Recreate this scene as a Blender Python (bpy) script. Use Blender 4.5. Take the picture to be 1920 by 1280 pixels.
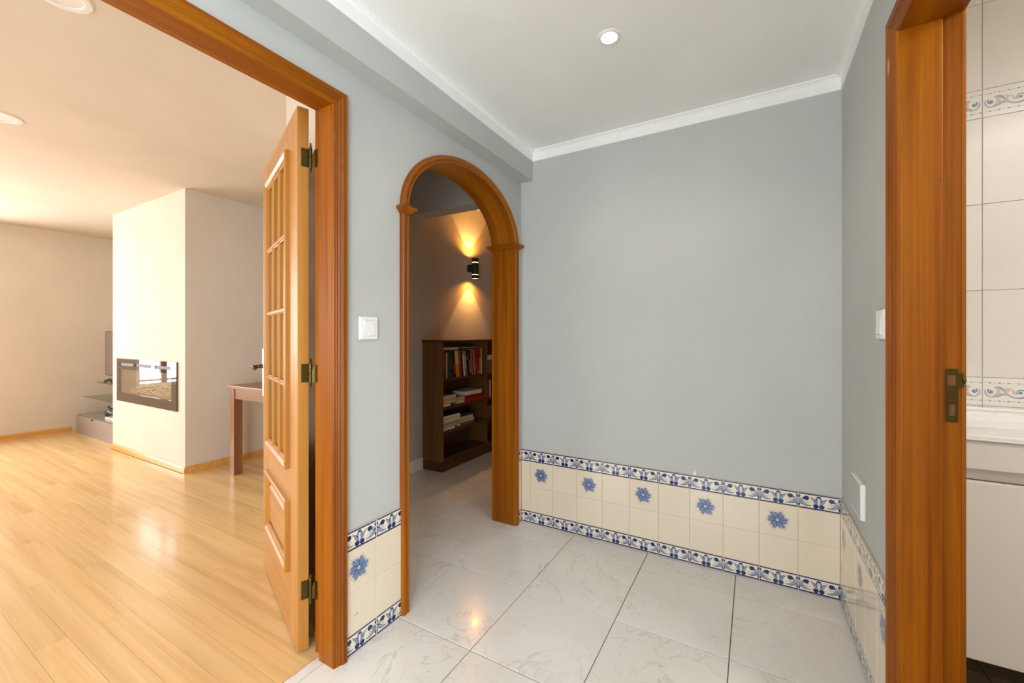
import bpy, bmesh, math, random
from mathutils import Vector, Matrix
random.seed(7)
PI = math.pi
for o in list(bpy.data.objects): bpy.data.objects.remove(o)
SC = bpy.context.scene
COL = SC.collection

def lin(c):
    c /= 255.0
    return c/12.92 if c <= .04045 else ((c+.055)/1.055)**2.4
def S(r, g, b): return (lin(r), lin(g), lin(b), 1.0)

# ------------------------------------------------------------------ camera
F_PX, PX, HY, YAW = 771.88, 983.11, 628.83, 0.5099
cd = bpy.data.cameras.new('camera'); cam = bpy.data.objects.new('camera', cd); COL.objects.link(cam)
cd.sensor_width = 36; cd.sensor_fit = 'HORIZONTAL'; cd.lens = F_PX/1920*36
cd.shift_x = -(PX-960)/1920; cd.shift_y = -(640-HY)/1920
cd.clip_start = .02
cam.location = (1.2572, 0, 1.1357); cam.rotation_euler = (PI/2, 0, YAW)
SC.camera = cam

# ------------------------------------------------------------------ world, light, exposure
SC.view_settings.view_transform = 'Standard'; SC.view_settings.look = 'None'
SC.view_settings.gamma = 1; SC.view_settings.use_curve_mapping = False
SC.view_settings.exposure = 0.0
SC.cycles.max_bounces = 12; SC.cycles.diffuse_bounces = 8; SC.cycles.glossy_bounces = 5
SC.cycles.transmission_bounces = 8; SC.cycles.transparent_max_bounces = 12
SC.cycles.caustics_reflective = False; SC.cycles.caustics_refractive = False
SC.cycles.sample_clamp_indirect = 4.0
wd = bpy.data.worlds.new('sky'); SC.world = wd; wd.use_nodes = True
bgn = wd.node_tree.nodes['Background']; bgn.inputs[0].default_value = (.86, .93, 1, 1); bgn.inputs[1].default_value = 3.0

def area(name, loc, rot, sx, sy, power, col):
    l = bpy.data.lights.new(name, 'AREA'); l.shape = 'RECTANGLE'; l.size = sx; l.size_y = sy
    l.energy = power; l.color = col[:3]
    o = bpy.data.objects.new(name, l); COL.objects.link(o); o.location = loc; o.rotation_euler = rot
    return o
def spot(name, loc, rot, power, col, ang, blend, r=.01):
    l = bpy.data.lights.new(name, 'SPOT'); l.energy = power; l.color = col[:3]; l.spot_size = ang; l.spot_blend = blend
    l.shadow_soft_size = r
    o = bpy.data.objects.new(name, l); COL.objects.link(o); o.location = loc; o.rotation_euler = rot
    return o
W_HALL = 1.584
P_LIV, P_LIV2, P_HALL, P_HALL2, P_BATH = 196, 56, 33, 124, 16
# daylight at the living-room window (far wall), then added fill at unseen windows and a bathroom lamp
area('daylight_living', (-5.99, -.35, 1.3), (0, -PI/2, 0), 1.7, 2.5, P_LIV, (1, .94, .89))
area('fill_living_side', (-2.0, -3.14, 1.3), (PI/2, 0, 0), 2.3, 1.7, P_LIV2, (1, .945, .90))  # added fill for the living room, set at an invented side window
area('fill_hall', (.79, -3.14, 1.18), (PI/2+.3, 0, 0), 1.1, 1.9, P_HALL, (.90, .955, 1))  # added fill at an unseen hall window, tilted up to brighten the ceiling
area('fill_hall_side', (W_HALL+.1, -1.5, 1.18), (0, PI/2, 0), 1.9, 1.4, P_HALL2, (.87, .945, 1))  # added fill from the right, to brighten the hall left wall
area('fill_bathroom', (2.7, .8, 2.36), (0, 0, 0), .5, .5, P_BATH, (1, .99, .98))  # added fill for the bathroom, under an invented ceiling lamp
# ceiling downlight (hall) and the up/down wall lamp
spot('downlight_light', (.783, 1.498, 2.235), (0, 0, 0), 6, (1, .84, .64), math.radians(150), .6, .028)
WARM = (1, .50, .13)
LX, LY = -1.142, 3.3

# ------------------------------------------------------------------ materials
def mat(name, col, rough=.6, metal=0, spec=.5, coat=0, emit=None, es=0):
    m = bpy.data.materials.new(name); m.use_nodes = True
    b = m.node_tree.nodes['Principled BSDF']
    b.inputs['Base Color'].default_value = col; b.inputs['Roughness'].default_value = rough
    b.inputs['Metallic'].default_value = metal; b.inputs['Specular IOR Level'].default_value = spec
    b.inputs['Coat Weight'].default_value = coat; b.inputs['Coat Roughness'].default_value = .08
    if emit: b.inputs['Emission Color'].default_value = emit; b.inputs['Emission Strength'].default_value = es
    return m
def nd(m, t, **k):
    n = m.node_tree.nodes.new(t)
    for a, v in k.items(): setattr(n, a, v)
    return n
def lk(m, a, b): m.node_tree.links.new(a, b)
def ramp(m, stops):
    r = nd(m, 'ShaderNodeValToRGB'); e = r.color_ramp.elements
    e[0].position, e[0].color = stops[0]; e[1].position, e[1].color = stops[-1]
    for p, c in stops[1:-1]:
        x = e.new(p); x.color = c
    return r
def coords(m, scale, rand=True):
    tc = nd(m, 'ShaderNodeTexCoord'); mp = nd(m, 'ShaderNodeMapping'); mp.inputs['Scale'].default_value = scale
    if rand:
        oi = nd(m, 'ShaderNodeObjectInfo'); mu = nd(m, 'ShaderNodeVectorMath', operation='SCALE')
        cb = nd(m, 'ShaderNodeCombineXYZ'); lk(m, oi.outputs['Random'], cb.inputs[0]); lk(m, oi.outputs['Random'], cb.inputs[1]); lk(m, oi.outputs['Random'], cb.inputs[2])
        mu.inputs['Scale'].default_value = 17.3; lk(m, cb.outputs[0], mu.inputs[0])
        ad = nd(m, 'ShaderNodeVectorMath', operation='ADD')
        lk(m, tc.outputs['Object'], ad.inputs[0]); lk(m, mu.outputs[0], ad.inputs[1]); lk(m, ad.outputs[0], mp.inputs['Vector'])
    else: lk(m, tc.outputs['Object'], mp.inputs['Vector'])
    return mp
def paint(name, col, rough=.85, var=.03, bump=.04):
    m = mat(name, col, rough, spec=.2); b = m.node_tree.nodes['Principled BSDF']
    mp = coords(m, (2, 2, 2), False); n = nd(m, 'ShaderNodeTexNoise'); n.inputs['Scale'].default_value = 1.3; n.inputs['Detail'].default_value = 4
    lk(m, mp.outputs[0], n.inputs['Vector'])
    a = [c*(1-var) for c in col[:3]]+[1]; d = [min(1, c*(1+var)) for c in col[:3]]+[1]
    r = ramp(m, [(.3, a), (.7, d)]); lk(m, n.outputs[0], r.inputs[0]); lk(m, r.outputs[0], b.inputs['Base Color'])
    n2 = nd(m, 'ShaderNodeTexNoise'); n2.inputs['Scale'].default_value = 120; lk(m, mp.outputs[0], n2.inputs['Vector'])
    bp = nd(m, 'ShaderNodeBump'); bp.inputs['Strength'].default_value = bump; bp.inputs['Distance'].default_value = .002
    lk(m, n2.outputs[0], bp.inputs['Height']); lk(m, bp.outputs[0], b.inputs['Normal'])
    return m
def wood(name, c0, c1, c2, axis='z', rough=.3, coat=.3, fine=1.0, grain=30, objvar=0, bump=.05, spec=.5, fgrain=.16):
    m = mat(name, c1, rough, coat=coat, spec=spec); b = m.node_tree.nodes['Principled BSDF']
    sc = {'arc': (grain, .8, .8), 'x': (.6, grain, grain), 'y': (grain, .6, grain), 'z': (grain, grain, .6)}[axis]
    mp = coords(m, sc)
    n = nd(m, 'ShaderNodeTexNoise'); n.inputs['Scale'].default_value = 1.0*fine; n.inputs['Detail'].default_value = 6; n.inputs['Roughness'].default_value = .6; n.inputs['Distortion'].default_value = .6
    lk(m, mp.outputs[0], n.inputs['Vector'])
    r = ramp(m, [(.28, c0), (.5, c1), (.74, c2)]); lk(m, n.outputs[0], r.inputs[0])
    out = r.outputs[0]
    fs_ = {'arc': (9, .9, .9), 'x': (.5, 9, 9), 'y': (9, .5, 9), 'z': (9, 9, .5)}[axis]
    mf = nd(m, 'ShaderNodeVectorMath', operation='MULTIPLY'); mf.inputs[1].default_value = fs_; lk(m, mp.outputs[0], mf.inputs[0])
    nf = nd(m, 'ShaderNodeTexNoise'); nf.inputs['Scale'].default_value = 1.0; nf.inputs['Detail'].default_value = 3; lk(m, mf.outputs[0], nf.inputs['Vector'])
    d = 1-fgrain; rf = ramp(m, [(.35, (d, d, d, 1)), (.6, (1, 1, 1, 1))]); lk(m, nf.outputs[0], rf.inputs[0])
    mxf = nd(m, 'ShaderNodeMix', data_type='RGBA', blend_type='MULTIPLY'); mxf.inputs['Factor'].default_value = 1.0
    lk(m, out, mxf.inputs['A']); lk(m, rf.outputs[0], mxf.inputs['B']); out = mxf.outputs['Result']
    if objvar:
        oi = nd(m, 'ShaderNodeObjectInfo'); mr = nd(m, 'ShaderNodeMapRange'); mr.inputs['To Min'].default_value = 1-objvar; mr.inputs['To Max'].default_value = 1+objvar
        lk(m, oi.outputs['Random'], mr.inputs['Value'])
        hs = nd(m, 'ShaderNodeHueSaturation'); lk(m, mr.outputs[0], hs.inputs['Value']); lk(m, out, hs.inputs['Color']); out = hs.outputs[0]
    lk(m, out, b.inputs['Base Color'])
    bp = nd(m, 'ShaderNodeBump'); bp.inputs['Strength'].default_value = bump; bp.inputs['Distance'].default_value = .002
    lk(m, n.outputs[0], bp.inputs['Height']); lk(m, bp.outputs[0], b.inputs['Normal'])
    return m
def veined(name, base, vein, scale=3, rough=.15, amt=.5, coat=.3, warm=None):
    m = mat(name, base, rough, coat=coat); b = m.node_tree.nodes['Principled BSDF']
    mp = coords(m, (1, 1, 1))
    n = nd(m, 'ShaderNodeTexNoise'); n.inputs['Scale'].default_value = scale; n.inputs['Detail'].default_value = 8; n.inputs['Roughness'].default_value = .62; n.inputs['Distortion'].default_value = .9
    lk(m, mp.outputs[0], n.inputs['Vector'])
    r = ramp(m, [(.478, base), (.5, vein), (.522, base)]); lk(m, n.outputs[0], r.inputs[0])
    n2 = nd(m, 'ShaderNodeTexNoise'); n2.inputs['Scale'].default_value = scale*1.3; n2.inputs['Detail'].default_value = 3; lk(m, mp.outputs[0], n2.inputs['Vector'])
    r2 = ramp(m, [(.42, (0, 0, 0, 1)), (.66, (amt, amt, amt, 1))]); lk(m, n2.outputs[0], r2.inputs[0])
    mx = nd(m, 'ShaderNodeMix', data_type='RGBA'); mx.inputs['A'].default_value = base; lk(m, r2.outputs[0], mx.inputs['Factor']); lk(m, r.outputs[0], mx.inputs['B'])
    n3 = nd(m, 'ShaderNodeTexNoise'); n3.inputs['Scale'].default_value = scale*.8; n3.inputs['Detail'].default_value = 5; lk(m, mp.outputs[0], n3.inputs['Vector'])
    w = warm or [c*.93 for c in base[:3]]+[1]
    mx2 = nd(m, 'ShaderNodeMix', data_type='RGBA'); mx2.inputs['B'].default_value = w
    r3 = ramp(m, [(.45, (0, 0, 0, 1)), (.75, (.6, .6, .6, 1))]); lk(m, n3.outputs[0], r3.inputs[0]); lk(m, r3.outputs[0], mx2.inputs['Factor'])
    lk(m, mx.outputs['Result'], mx2.inputs['A']); lk(m, mx2.outputs['Result'], b.inputs['Base Color'])
    return m
def glass(name, tint=(1, 1, 1, 1), rough=.02, refl=1.0, bump=0):
    m = bpy.data.materials.new(name); m.use_nodes = True; nt = m.node_tree; nt.nodes.clear()
    out = nt.nodes.new('ShaderNodeOutputMaterial'); mix = nt.nodes.new('ShaderNodeMixShader')
    tr = nt.nodes.new('ShaderNodeBsdfTransparent'); tr.inputs[0].default_value = tint
    gl = nt.nodes.new('ShaderNodeBsdfGlossy'); gl.inputs['Roughness'].default_value = rough
    fr = nt.nodes.new('ShaderNodeLayerWeight'); fr.inputs[0].default_value = .5
    pw = nt.nodes.new('ShaderNodeMath'); pw.operation = 'POWER'; pw.inputs[1].default_value = 4.0; nt.links.new(fr.outputs['Facing'], pw.inputs[0])
    ma = nt.nodes.new('ShaderNodeMath'); ma.operation = 'MULTIPLY_ADD'; ma.inputs[1].default_value = .95; ma.inputs[2].default_value = .05; nt.links.new(pw.outputs[0], ma.inputs[0])
    mu = nt.nodes.new('ShaderNodeMath'); mu.operation = 'MULTIPLY'; mu.inputs[1].default_value = refl; mu.use_clamp = True
    nt.links.new(ma.outputs[0], mu.inputs[0]); nt.links.new(mu.outputs[0], mix.inputs[0])
    nt.links.new(tr.outputs[0], mix.inputs[1]); nt.links.new(gl.outputs[0], mix.inputs[2]); nt.links.new(mix.outputs[0], out.inputs[0])
    if bump:
        n = nt.nodes.new('ShaderNodeTexNoise'); n.inputs['Scale'].default_value = 60
        bp = nt.nodes.new('ShaderNodeBump'); bp.inputs['Strength'].default_value = bump
        nt.links.new(n.outputs[0], bp.inputs['Height']); nt.links.new(bp.outputs[0], gl.inputs['Normal'])
    return m

M = {}
M['wall'] = paint('grey_wall_paint', (.50, .51, .495, 1))
M['lwall'] = paint('living_wall_paint', (.66, .605, .53, 1))
M['cwall'] = paint('corridor_wall_paint', (.55, .53, .50, 1))
M['ceil'] = paint('ceiling_paint', (.86, .865, .84, 1))
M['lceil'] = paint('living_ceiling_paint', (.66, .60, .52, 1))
M['crown'] = paint('white_cornice_paint', (.88, .89, .88, 1), .5)
M['white'] = mat('white_plastic', (.82, .82, .81, 1), .3)
M['grout'] = mat('grout', S(186, 170, 150), .9)
M['fgrout'] = mat('floor_grout', S(105, 90, 75), .9)
def marble(name, base, vein, rough, coat):
    m = mat(name, base, rough, coat=coat); b = m.node_tree.nodes['Principled BSDF']; mp = coords(m, (1, 1, 1)); cur = None
    col = None
    for k, (sc, w_, am, dis) in enumerate(((2.6, .010, .75, 1.2), (5.5, .010, .5, 1.6), (10, .02, .25, 1.0))):
        n = nd(m, 'ShaderNodeTexNoise'); n.inputs['Scale'].default_value = sc; n.inputs['Detail'].default_value = 6; n.inputs['Roughness'].default_value = .55; n.inputs['Distortion'].default_value = dis
        of = nd(m, 'ShaderNodeVectorMath', operation='ADD'); of.inputs[1].default_value = (k*3.1, k*5.7, k*1.3); lk(m, mp.outputs[0], of.inputs[0]); lk(m, of.outputs[0], n.inputs['Vector'])
        r = ramp(m, [(.5-w_, (0, 0, 0, 1)), (.5, (am, am, am, 1)), (.5+w_, (0, 0, 0, 1))]); lk(m, n.outputs[0], r.inputs[0])
        gate = nd(m, 'ShaderNodeTexNoise'); gate.inputs['Scale'].default_value = 2.2+k; lk(m, of.outputs[0], gate.inputs['Vector'])
        rg = ramp(m, [(.42, (0, 0, 0, 1)), (.60, (1, 1, 1, 1))]); lk(m, gate.outputs[0], rg.inputs[0])
        mu = nd(m, 'ShaderNodeMath', operation='MULTIPLY'); lk(m, r.outputs[0], mu.inputs[0]); lk(m, rg.outputs[0], mu.inputs[1])
        mx = nd(m, 'ShaderNodeMix', data_type='RGBA'); mx.inputs['B'].default_value = vein
        if col is None: mx.inputs['A'].default_value = base
        else: lk(m, col, mx.inputs['A'])
        lk(m, mu.outputs[0], mx.inputs['Factor']); col = mx.outputs['Result']
    n = nd(m, 'ShaderNodeTexNoise'); n.inputs['Scale'].default_value = 3.0; n.inputs['Detail'].default_value = 4; lk(m, mp.outputs[0], n.inputs['Vector'])
    r = ramp(m, [(.35, (1, 1, 1, 1)), (.7, (.93, .92, .90, 1))]); lk(m, n.outputs[0], r.inputs[0])
    mx = nd(m, 'ShaderNodeMix', data_type='RGBA', blend_type='MULTIPLY'); mx.inputs['Factor'].default_value = 1.0
    lk(m, col, mx.inputs['A']); lk(m, r.outputs[0], mx.inputs['B']); lk(m, mx.outputs['Result'], b.inputs['Base Color'])
    return m
M['floor'] = marble('marbled_floor_tile', (.76, .75, .72, 1), (.56, .52, .46, 1), .18, .2)
M['cream'] = veined('cream_tile_glaze', (.76, .66, .52, 1), (.72, .62, .48, 1), 5, .12, .3, .3)
M['bathtile'] = veined('bathroom_tile_glaze', (.73, .69, .63, 1), (.66, .60, .54, 1), 3, .34, .6, .05)
M['bathwhite'] = mat('bathroom_border_glaze', (.78, .76, .72, 1), .15, coat=.3)
M['paleblue'] = mat('pale_grey_blue_glaze', S(165, 170, 182), .15, coat=.3)
M['greyblue'] = mat('grey_blue_glaze', S(128, 140, 160), .15, coat=.3)
M['peach'] = mat('peach_glaze', S(214, 188, 168), .15, coat=.3)
M['tilewhite'] = mat('ivory_glaze', (.79, .72, .62, 1), .12, coat=.3)
M['navy'] = mat('navy_glaze', S(30, 34, 92), .12, coat=.3)
M['mid'] = mat('mid_blue_glaze', S(84, 108, 152), .12, coat=.3)
M['light'] = mat('light_blue_glaze', S(138, 158, 184), .12, coat=.3)
M['ink'] = mat('dark_ink_glaze', S(28, 30, 50), .12, coat=.3)
OR0, OR1, OR2 = S(110, 52, 0), S(142, 76, 0), S(168, 102, 6)
for ax in 'xyz': M['or'+ax] = wood('varnished_orange_wood_'+ax, OR0, OR1, OR2, ax, .40, .05, grain=22, spec=.22)
M['orarc'] = wood('varnished_orange_wood_arc', OR0, OR1, OR2, 'arc', .40, .05, grain=26, spec=.22)
for ax in 'xz': M['door'+ax] = wood('varnished_pine_'+ax, S(156, 98, 28), S(174, 116, 42), S(190, 134, 58), ax, .32, .3, grain=26)
M['parquet'] = wood('beech_parquet', S(200, 164, 108), S(220, 184, 126), S(230, 198, 144), 'x', .24, .25, grain=12, objvar=.06, bump=.02, fgrain=.07)
M['gap'] = mat('dark_joint', S(120, 80, 40), .9)
M['skirty'] = wood('skirting_wood_y', S(206, 146, 70), S(222, 166, 88), S(232, 180, 104), 'y', .3, .3)
M['skirt'] = wood('skirting_wood', S(206, 146, 70), S(222, 166, 88), S(232, 180, 104), 'x', .3, .3)
M['brown'] = wood('dark_brown_wood', S(96, 60, 18), S(118, 76, 28), S(134, 90, 36), 'z', .4, .2)
M['browny'] = wood('dark_brown_wood_y', S(62, 32, 14), S(84, 46, 22), S(98, 56, 28), 'y', .4, .2)
M['tablez'] = wood('walnut_leg_wood', S(116, 76, 42), S(136, 90, 52), S(150, 104, 62), 'z', .35, .2)
M['table'] = wood('walnut_table_wood', S(116, 76, 42), S(136, 90, 52), S(150, 104, 62), 'x', .35, .2)
M['brass'] = mat('aged_brass', S(96, 80, 44), .35, 1)
M['bronze'] = mat('dark_bronze', S(80, 70, 54), .35, 1)
M['steel'] = mat('pale_steel', S(200, 190, 178), .3, 1)
M['black'] = mat('black_plastic', (.012, .012, .013, 1), .35)
M['lampblack'] = mat('black_lamp_metal', (.02, .016, .014, 1), .5)
M['blackglass'] = mat('black_glass', (.05, .04, .034, 1), .02, spec=1.0)
M['screen'] = mat('grey_screen', S(92, 78, 70), .35)
M['greylac'] = mat('grey_lacquer', S(150, 140, 136), .4)
M['greytop'] = mat('grey_glass_top', S(120, 118, 110), .12, coat=.5)
M['grate'] = mat('vent_dark', (.09, .08, .075, 1), .6)
M['firebox'] = mat('firebox_lining', S(150, 140, 128), .6)
M['ember'] = mat('crystal_embers', S(205, 190, 165), .2)
M['glass'] = glass('clear_glass'); M['doorglass'] = glass('textured_door_glass', (.60, .56, .52, 1), .12, 1.3, .3)
M['shelfglass'] = glass('greenish_shelf_glass', (.70, .76, .70, 1), .03)
M['fireglass'] = glass('fireplace_glass', (.85, .82, .78, 1), .02, 1.8)
M['ceramic'] = mat('white_ceramic', (.86, .86, .85, 1), .08, coat=.5)
M['lacquer'] = mat('cream_lacquer', (.72, .67, .61, 1), .3)
M['recess'] = mat('vanity_recess', S(120, 110, 98), .6)
M['bfloor'] = veined('brown_floor_tile', S(150, 130, 100), S(130, 108, 80), 4, .3, .5, .1)
M['glow'] = mat('lamp_glow', (1, 1, 1, 1), .5, emit=(1, .93, .8, 1), es=9)
M['warmglow'] = mat('warm_lamp_glow', (1, 1, 1, 1), .5, emit=(1, .66, .36, 1), es=3.5)
M['winred'] = mat('red_brown_frame', S(120, 50, 40), .4)
M['pages'] = mat('cream_pages', S(205, 180, 145), .9)
M['wpages'] = mat('white_pages', S(225, 215, 200), .9)

# ------------------------------------------------------------------ mesh helpers
ORG = {}
class MB:
    def __init__(s): s.v = []; s.f = []; s.mi = []; s.mats = []
    def m(s, key):
        if key not in s.mats: s.mats.append(key)
        return s.mats.index(key)
    def add(s, vs, fs, key):
        b = len(s.v); s.v += [tuple(p) for p in vs]; k = s.m(key)
        for f in fs: s.f.append([b+i for i in f]); s.mi.append(k)
        return s
    def box(s, x0, x1, y0, y1, z0, z1, key):
        vs = [(x, y, z) for x in (x0, x1) for y in (y0, y1) for z in (z0, z1)]
        return s.add(vs, [(0, 1, 3, 2), (4, 6, 7, 5), (0, 4, 5, 1), (2, 3, 7, 6), (0, 2, 6, 4), (1, 5, 7, 3)], key)
    def bbox(s, x0, x1, y0, y1, z0, z1, key, c=.003):
        """box with chamfered edges (26-sided)"""
        bm = bmesh.new(); bmesh.ops.create_cube(bm, size=1)
        for v in bm.verts: v.co = ((x0+x1)/2+v.co.x*(x1-x0), (y0+y1)/2+v.co.y*(y1-y0), (z0+z1)/2+v.co.z*(z1-z0))
        bmesh.ops.bevel(bm, geom=bm.edges[:], offset=c, segments=2, affect='EDGES', profile=.6)
        bm.verts.index_update()
        s.add([v.co[:] for v in bm.verts], [[v.index for v in f.verts] for f in bm.faces], key); bm.free(); return s
    def lathe(s, pts, cen, key, axis='z', n=24):
        """pts: list of (r, h)"""
        vs = []; fs = []
        for r, h in pts:
            for i in range(n):
                a = 2*PI*i/n; c, d = r*math.cos(a), r*math.sin(a)
                vs.append({'z': (cen[0]+c, cen[1]+d, cen[2]+h), 'x': (cen[0]+h, cen[1]+c, cen[2]+d), 'y': (cen[0]+d, cen[1]+h, cen[2]+c)}[axis])
        for k in range(len(pts)-1):
            for i in range(n):
                j = (i+1) % n; fs.append((k*n+i, k*n+j, (k+1)*n+j, (k+1)*n+i))
        fs.append(tuple(range(n))[::-1]); fs.append(tuple(range((len(pts)-1)*n, len(pts)*n)))
        return s.add(vs, fs, key)
    def tube(s, path, rad, key, n=8):
        P = [Vector(p) for p in path]; vs = []; fs = []; up = Vector((0, 0, 1))
        for k, p in enumerate(P):
            t = (P[min(k+1, len(P)-1)]-P[max(k-1, 0)]).normalized()
            u = t.cross(up); u = t.cross(Vector((1, 0, 0))) if u.length < 1e-3 else u
            u.normalize(); w = t.cross(u); r = rad[k] if isinstance(rad, (list, tuple)) else rad
            for i in range(n):
                a = 2*PI*i/n; vs.append(p+u*r*math.cos(a)+w*r*math.sin(a))
        for k in range(len(P)-1):
            for i in range(n):
                j = (i+1) % n; fs.append((k*n+i, k*n+j, (k+1)*n+j, (k+1)*n+i))
        fs.append(tuple(range(n))[::-1]); fs.append(tuple(range((len(P)-1)*n, len(P)*n)))
        return s.add(vs, fs, key)
    def sweep(s, prof, frames, key, closed=False):
        """prof: closed list of (a,b). frames: list of (P, A, B): vertex = P + a*A + b*B"""
        n = len(prof); vs = []; fs = []
        for P, A, B in frames:
            for a, b in prof: vs.append(Vector(P)+a*Vector(A)+b*Vector(B))
        m = len(frames); rng = m if closed else m-1
        for k in range(rng):
            k2 = (k+1) % m
            for i in range(n):
                j = (i+1) % n; fs.append((k*n+i, k*n+j, k2*n+j, k2*n+i))
        if not closed:
            fs.append(tuple(range(n))[::-1]); fs.append(tuple(range((m-1)*n, m*n)))
        return s.add(vs, fs, key)
    def build(s, name, parent=None, kind=None, label=None, cat=None, group=None, smooth=False, org=None, bevel=0):
        me = bpy.data.meshes.new(name)
        xs = list(zip(*s.v)); c = org or tuple((min(q)+max(q))/2 for q in xs)
        me.from_pydata([(p[0]-c[0], p[1]-c[1], p[2]-c[2]) for p in s.v], [], s.f)
        for k in s.mats: me.materials.append(M[k])
        me.polygons.foreach_set('material_index', s.mi)
        bm = bmesh.new(); bm.from_mesh(me); bmesh.ops.recalc_face_normals(bm, faces=bm.faces[:]); bm.to_mesh(me); bm.free()
        if smooth: me.shade_smooth()
        me.update()
        o = bpy.data.objects.new(name, me); COL.objects.link(o)
        place(o, c, parent); tag(o, label, cat, group, kind)
        if bevel:
            b = o.modifiers.new('bevel', 'BEVEL'); b.width = bevel; b.segments = 2; b.limit_method = 'ANGLE'
        if smooth == 'auto': pass
        return o
def place(o, c, parent):
    if parent is not None:
        o.parent = parent; q = ORG[parent]; o.location = (c[0]-q[0], c[1]-q[1], c[2]-q[2])
    else: o.location = c
    ORG[o] = tuple(c)
def tag(o, label=None, cat=None, group=None, kind=None):
    if label: o['label'] = label
    if cat: o['category'] = cat
    if group: o['group'] = group
    if kind: o['kind'] = kind
def empty(name, loc, label, cat, group=None, kind=None, local=False, rz=0):
    o = bpy.data.objects.new(name, None); COL.objects.link(o); o.location = loc; o.empty_display_size = .05
    o.rotation_euler = (0, 0, rz); ORG[o] = (0, 0, 0) if local else tuple(loc)
    tag(o, label, cat, group, kind); return o
def inst(src, c, parent, rz=0, rot=None):
    o = src.copy(); COL.objects.link(o); place(o, c, parent)
    o.rotation_euler = rot or (0, 0, rz); return o
def ST(mb, name, label, parent=None, **k):
    return mb.build(name, parent, kind='structure' if parent is None else None, label=label, cat=k.pop('cat', 'wall'), **k)

# ------------------------------------------------------------------ measured frame of the place
D, W = 2.2063, 1.5841
ZC = 2.252                       # hall ceiling
SX, SZ = .0813, 2.074            # dropped beam along the left wall
CZ = 2.19                        # underside of the cornice
ZL = 2.35                        # living-room ceiling
XF = -5.85                       # far wall of the living room
AC, AA, AB, AZ = 1.683, .4715, .340, 1.662      # arch: centre y, outer half-width, outer rise, springing height
CW = .040                        # arch casing width
AI, BI = AA-CW, AB-CW
ND = 72
def arch(a, b, th): return (AC-a*math.cos(th), AZ+b*math.sin(th))   # (y, z), th 0..pi

# ---- hall left wall (opening to living room, arch)
w = MB()
w.box(-.14, 0, -3.0, -.57, 0, 2.45, 'wall')
w.box(-.14, 0, -.57, .94, 1.96, 2.45, 'wall')
w.box(-.14, 0, .94, AC-AI-.012, 0, 2.45, 'wall')
w.box(-.14, 0, AC+AI+.012, D+.002, 0, 2.45, 'wall')
for sgn in (0,):
    pts = [arch(AI+.012, BI+.012, PI*i/ND) for i in range(ND+1)]
    for i in range(ND):
        (ya, za), (yb, zb) = pts[i], pts[i+1]
        for x in (0, -.14): w.add([(x, ya, za), (x, yb, zb), (x, yb, 2.45), (x, ya, 2.45)], [(0, 1, 2, 3)], 'wall')
        w.add([(0, ya, za), (0, yb, zb), (-.14, yb, zb), (-.14, ya, za)], [(0, 1, 2, 3)], 'wall')
wall_left = ST(w, 'wall_left', 'grey painted hall wall with the wide doorway and the arched opening')
w = MB().box(0, W+.12, D, D+.03, 0, 2.45, 'wall')
wall_back = ST(w, 'wall_back', 'plain grey hall wall above the blue and cream tile dado')
w = MB().box(W, W+.116, 1.41, D, 0, 2.45, 'wall').box(W, W+.116, .64, 1.41, 1.935, 2.45, 'wall').box(W, W+.116, -.75, .64, 0, 2.45, 'wall').box(W, W+.116, -3.0, -2.25, 0, 2.45, 'wall').box(W, W+.116, -2.25, -.75, 0, .16, 'wall').box(W, W+.116, -2.25, -.75, 2.18, 2.45, 'wall')
wall_right = ST(w, 'wall_right', 'grey hall wall with the light switch and bathroom doorway')
w = MB().box(0, .2, -3.12, -3.0, 0, 2.45, 'wall').box(1.38, W, -3.12, -3.0, 0, 2.45, 'wall').box(.2, 1.38, -3.12, -3.0, 0, .16, 'wall').box(.2, 1.38, -3.12, -3.0, 2.18, 2.45, 'wall')
ST(w, 'wall_front', 'grey hall wall behind the camera with an added tall window')
ceiling = ST(MB().box(0, W, -3.0, D, ZC, ZC+.06, 'ceil'), 'ceiling', 'flat off-white ceiling of the small hall', cat='ceiling')
# dropped beam
ST(MB().box(0, SX, -3.0, D, SZ, ZC, 'wall'), 'trim_1', 'grey boxed beam running along the top of the hall left wall', cat='beam')
# cornice
prof = [(0, CZ), (.004, CZ), (.005, CZ+.004), (.005, CZ+.047), (.009, CZ+.05), (.014, CZ+.052), (.014, CZ+.0545), (.022, CZ+.0545), (.022, ZC), (0, ZC)]
cr = MB()
B = (0, 0, 1)
fr = [((SX, -3, 0), (1, 0, 0), B), ((SX, D, 0), (1, -1, 0), B), ((W, D, 0), (-1, -1, 0), B), ((W, -3, 0), (-1, 0, 0), B)]
cr.sweep(prof, fr, 'crown')
ST(cr, 'trim_2', 'white stepped cornice round the hall ceiling', cat='cornice')

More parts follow.
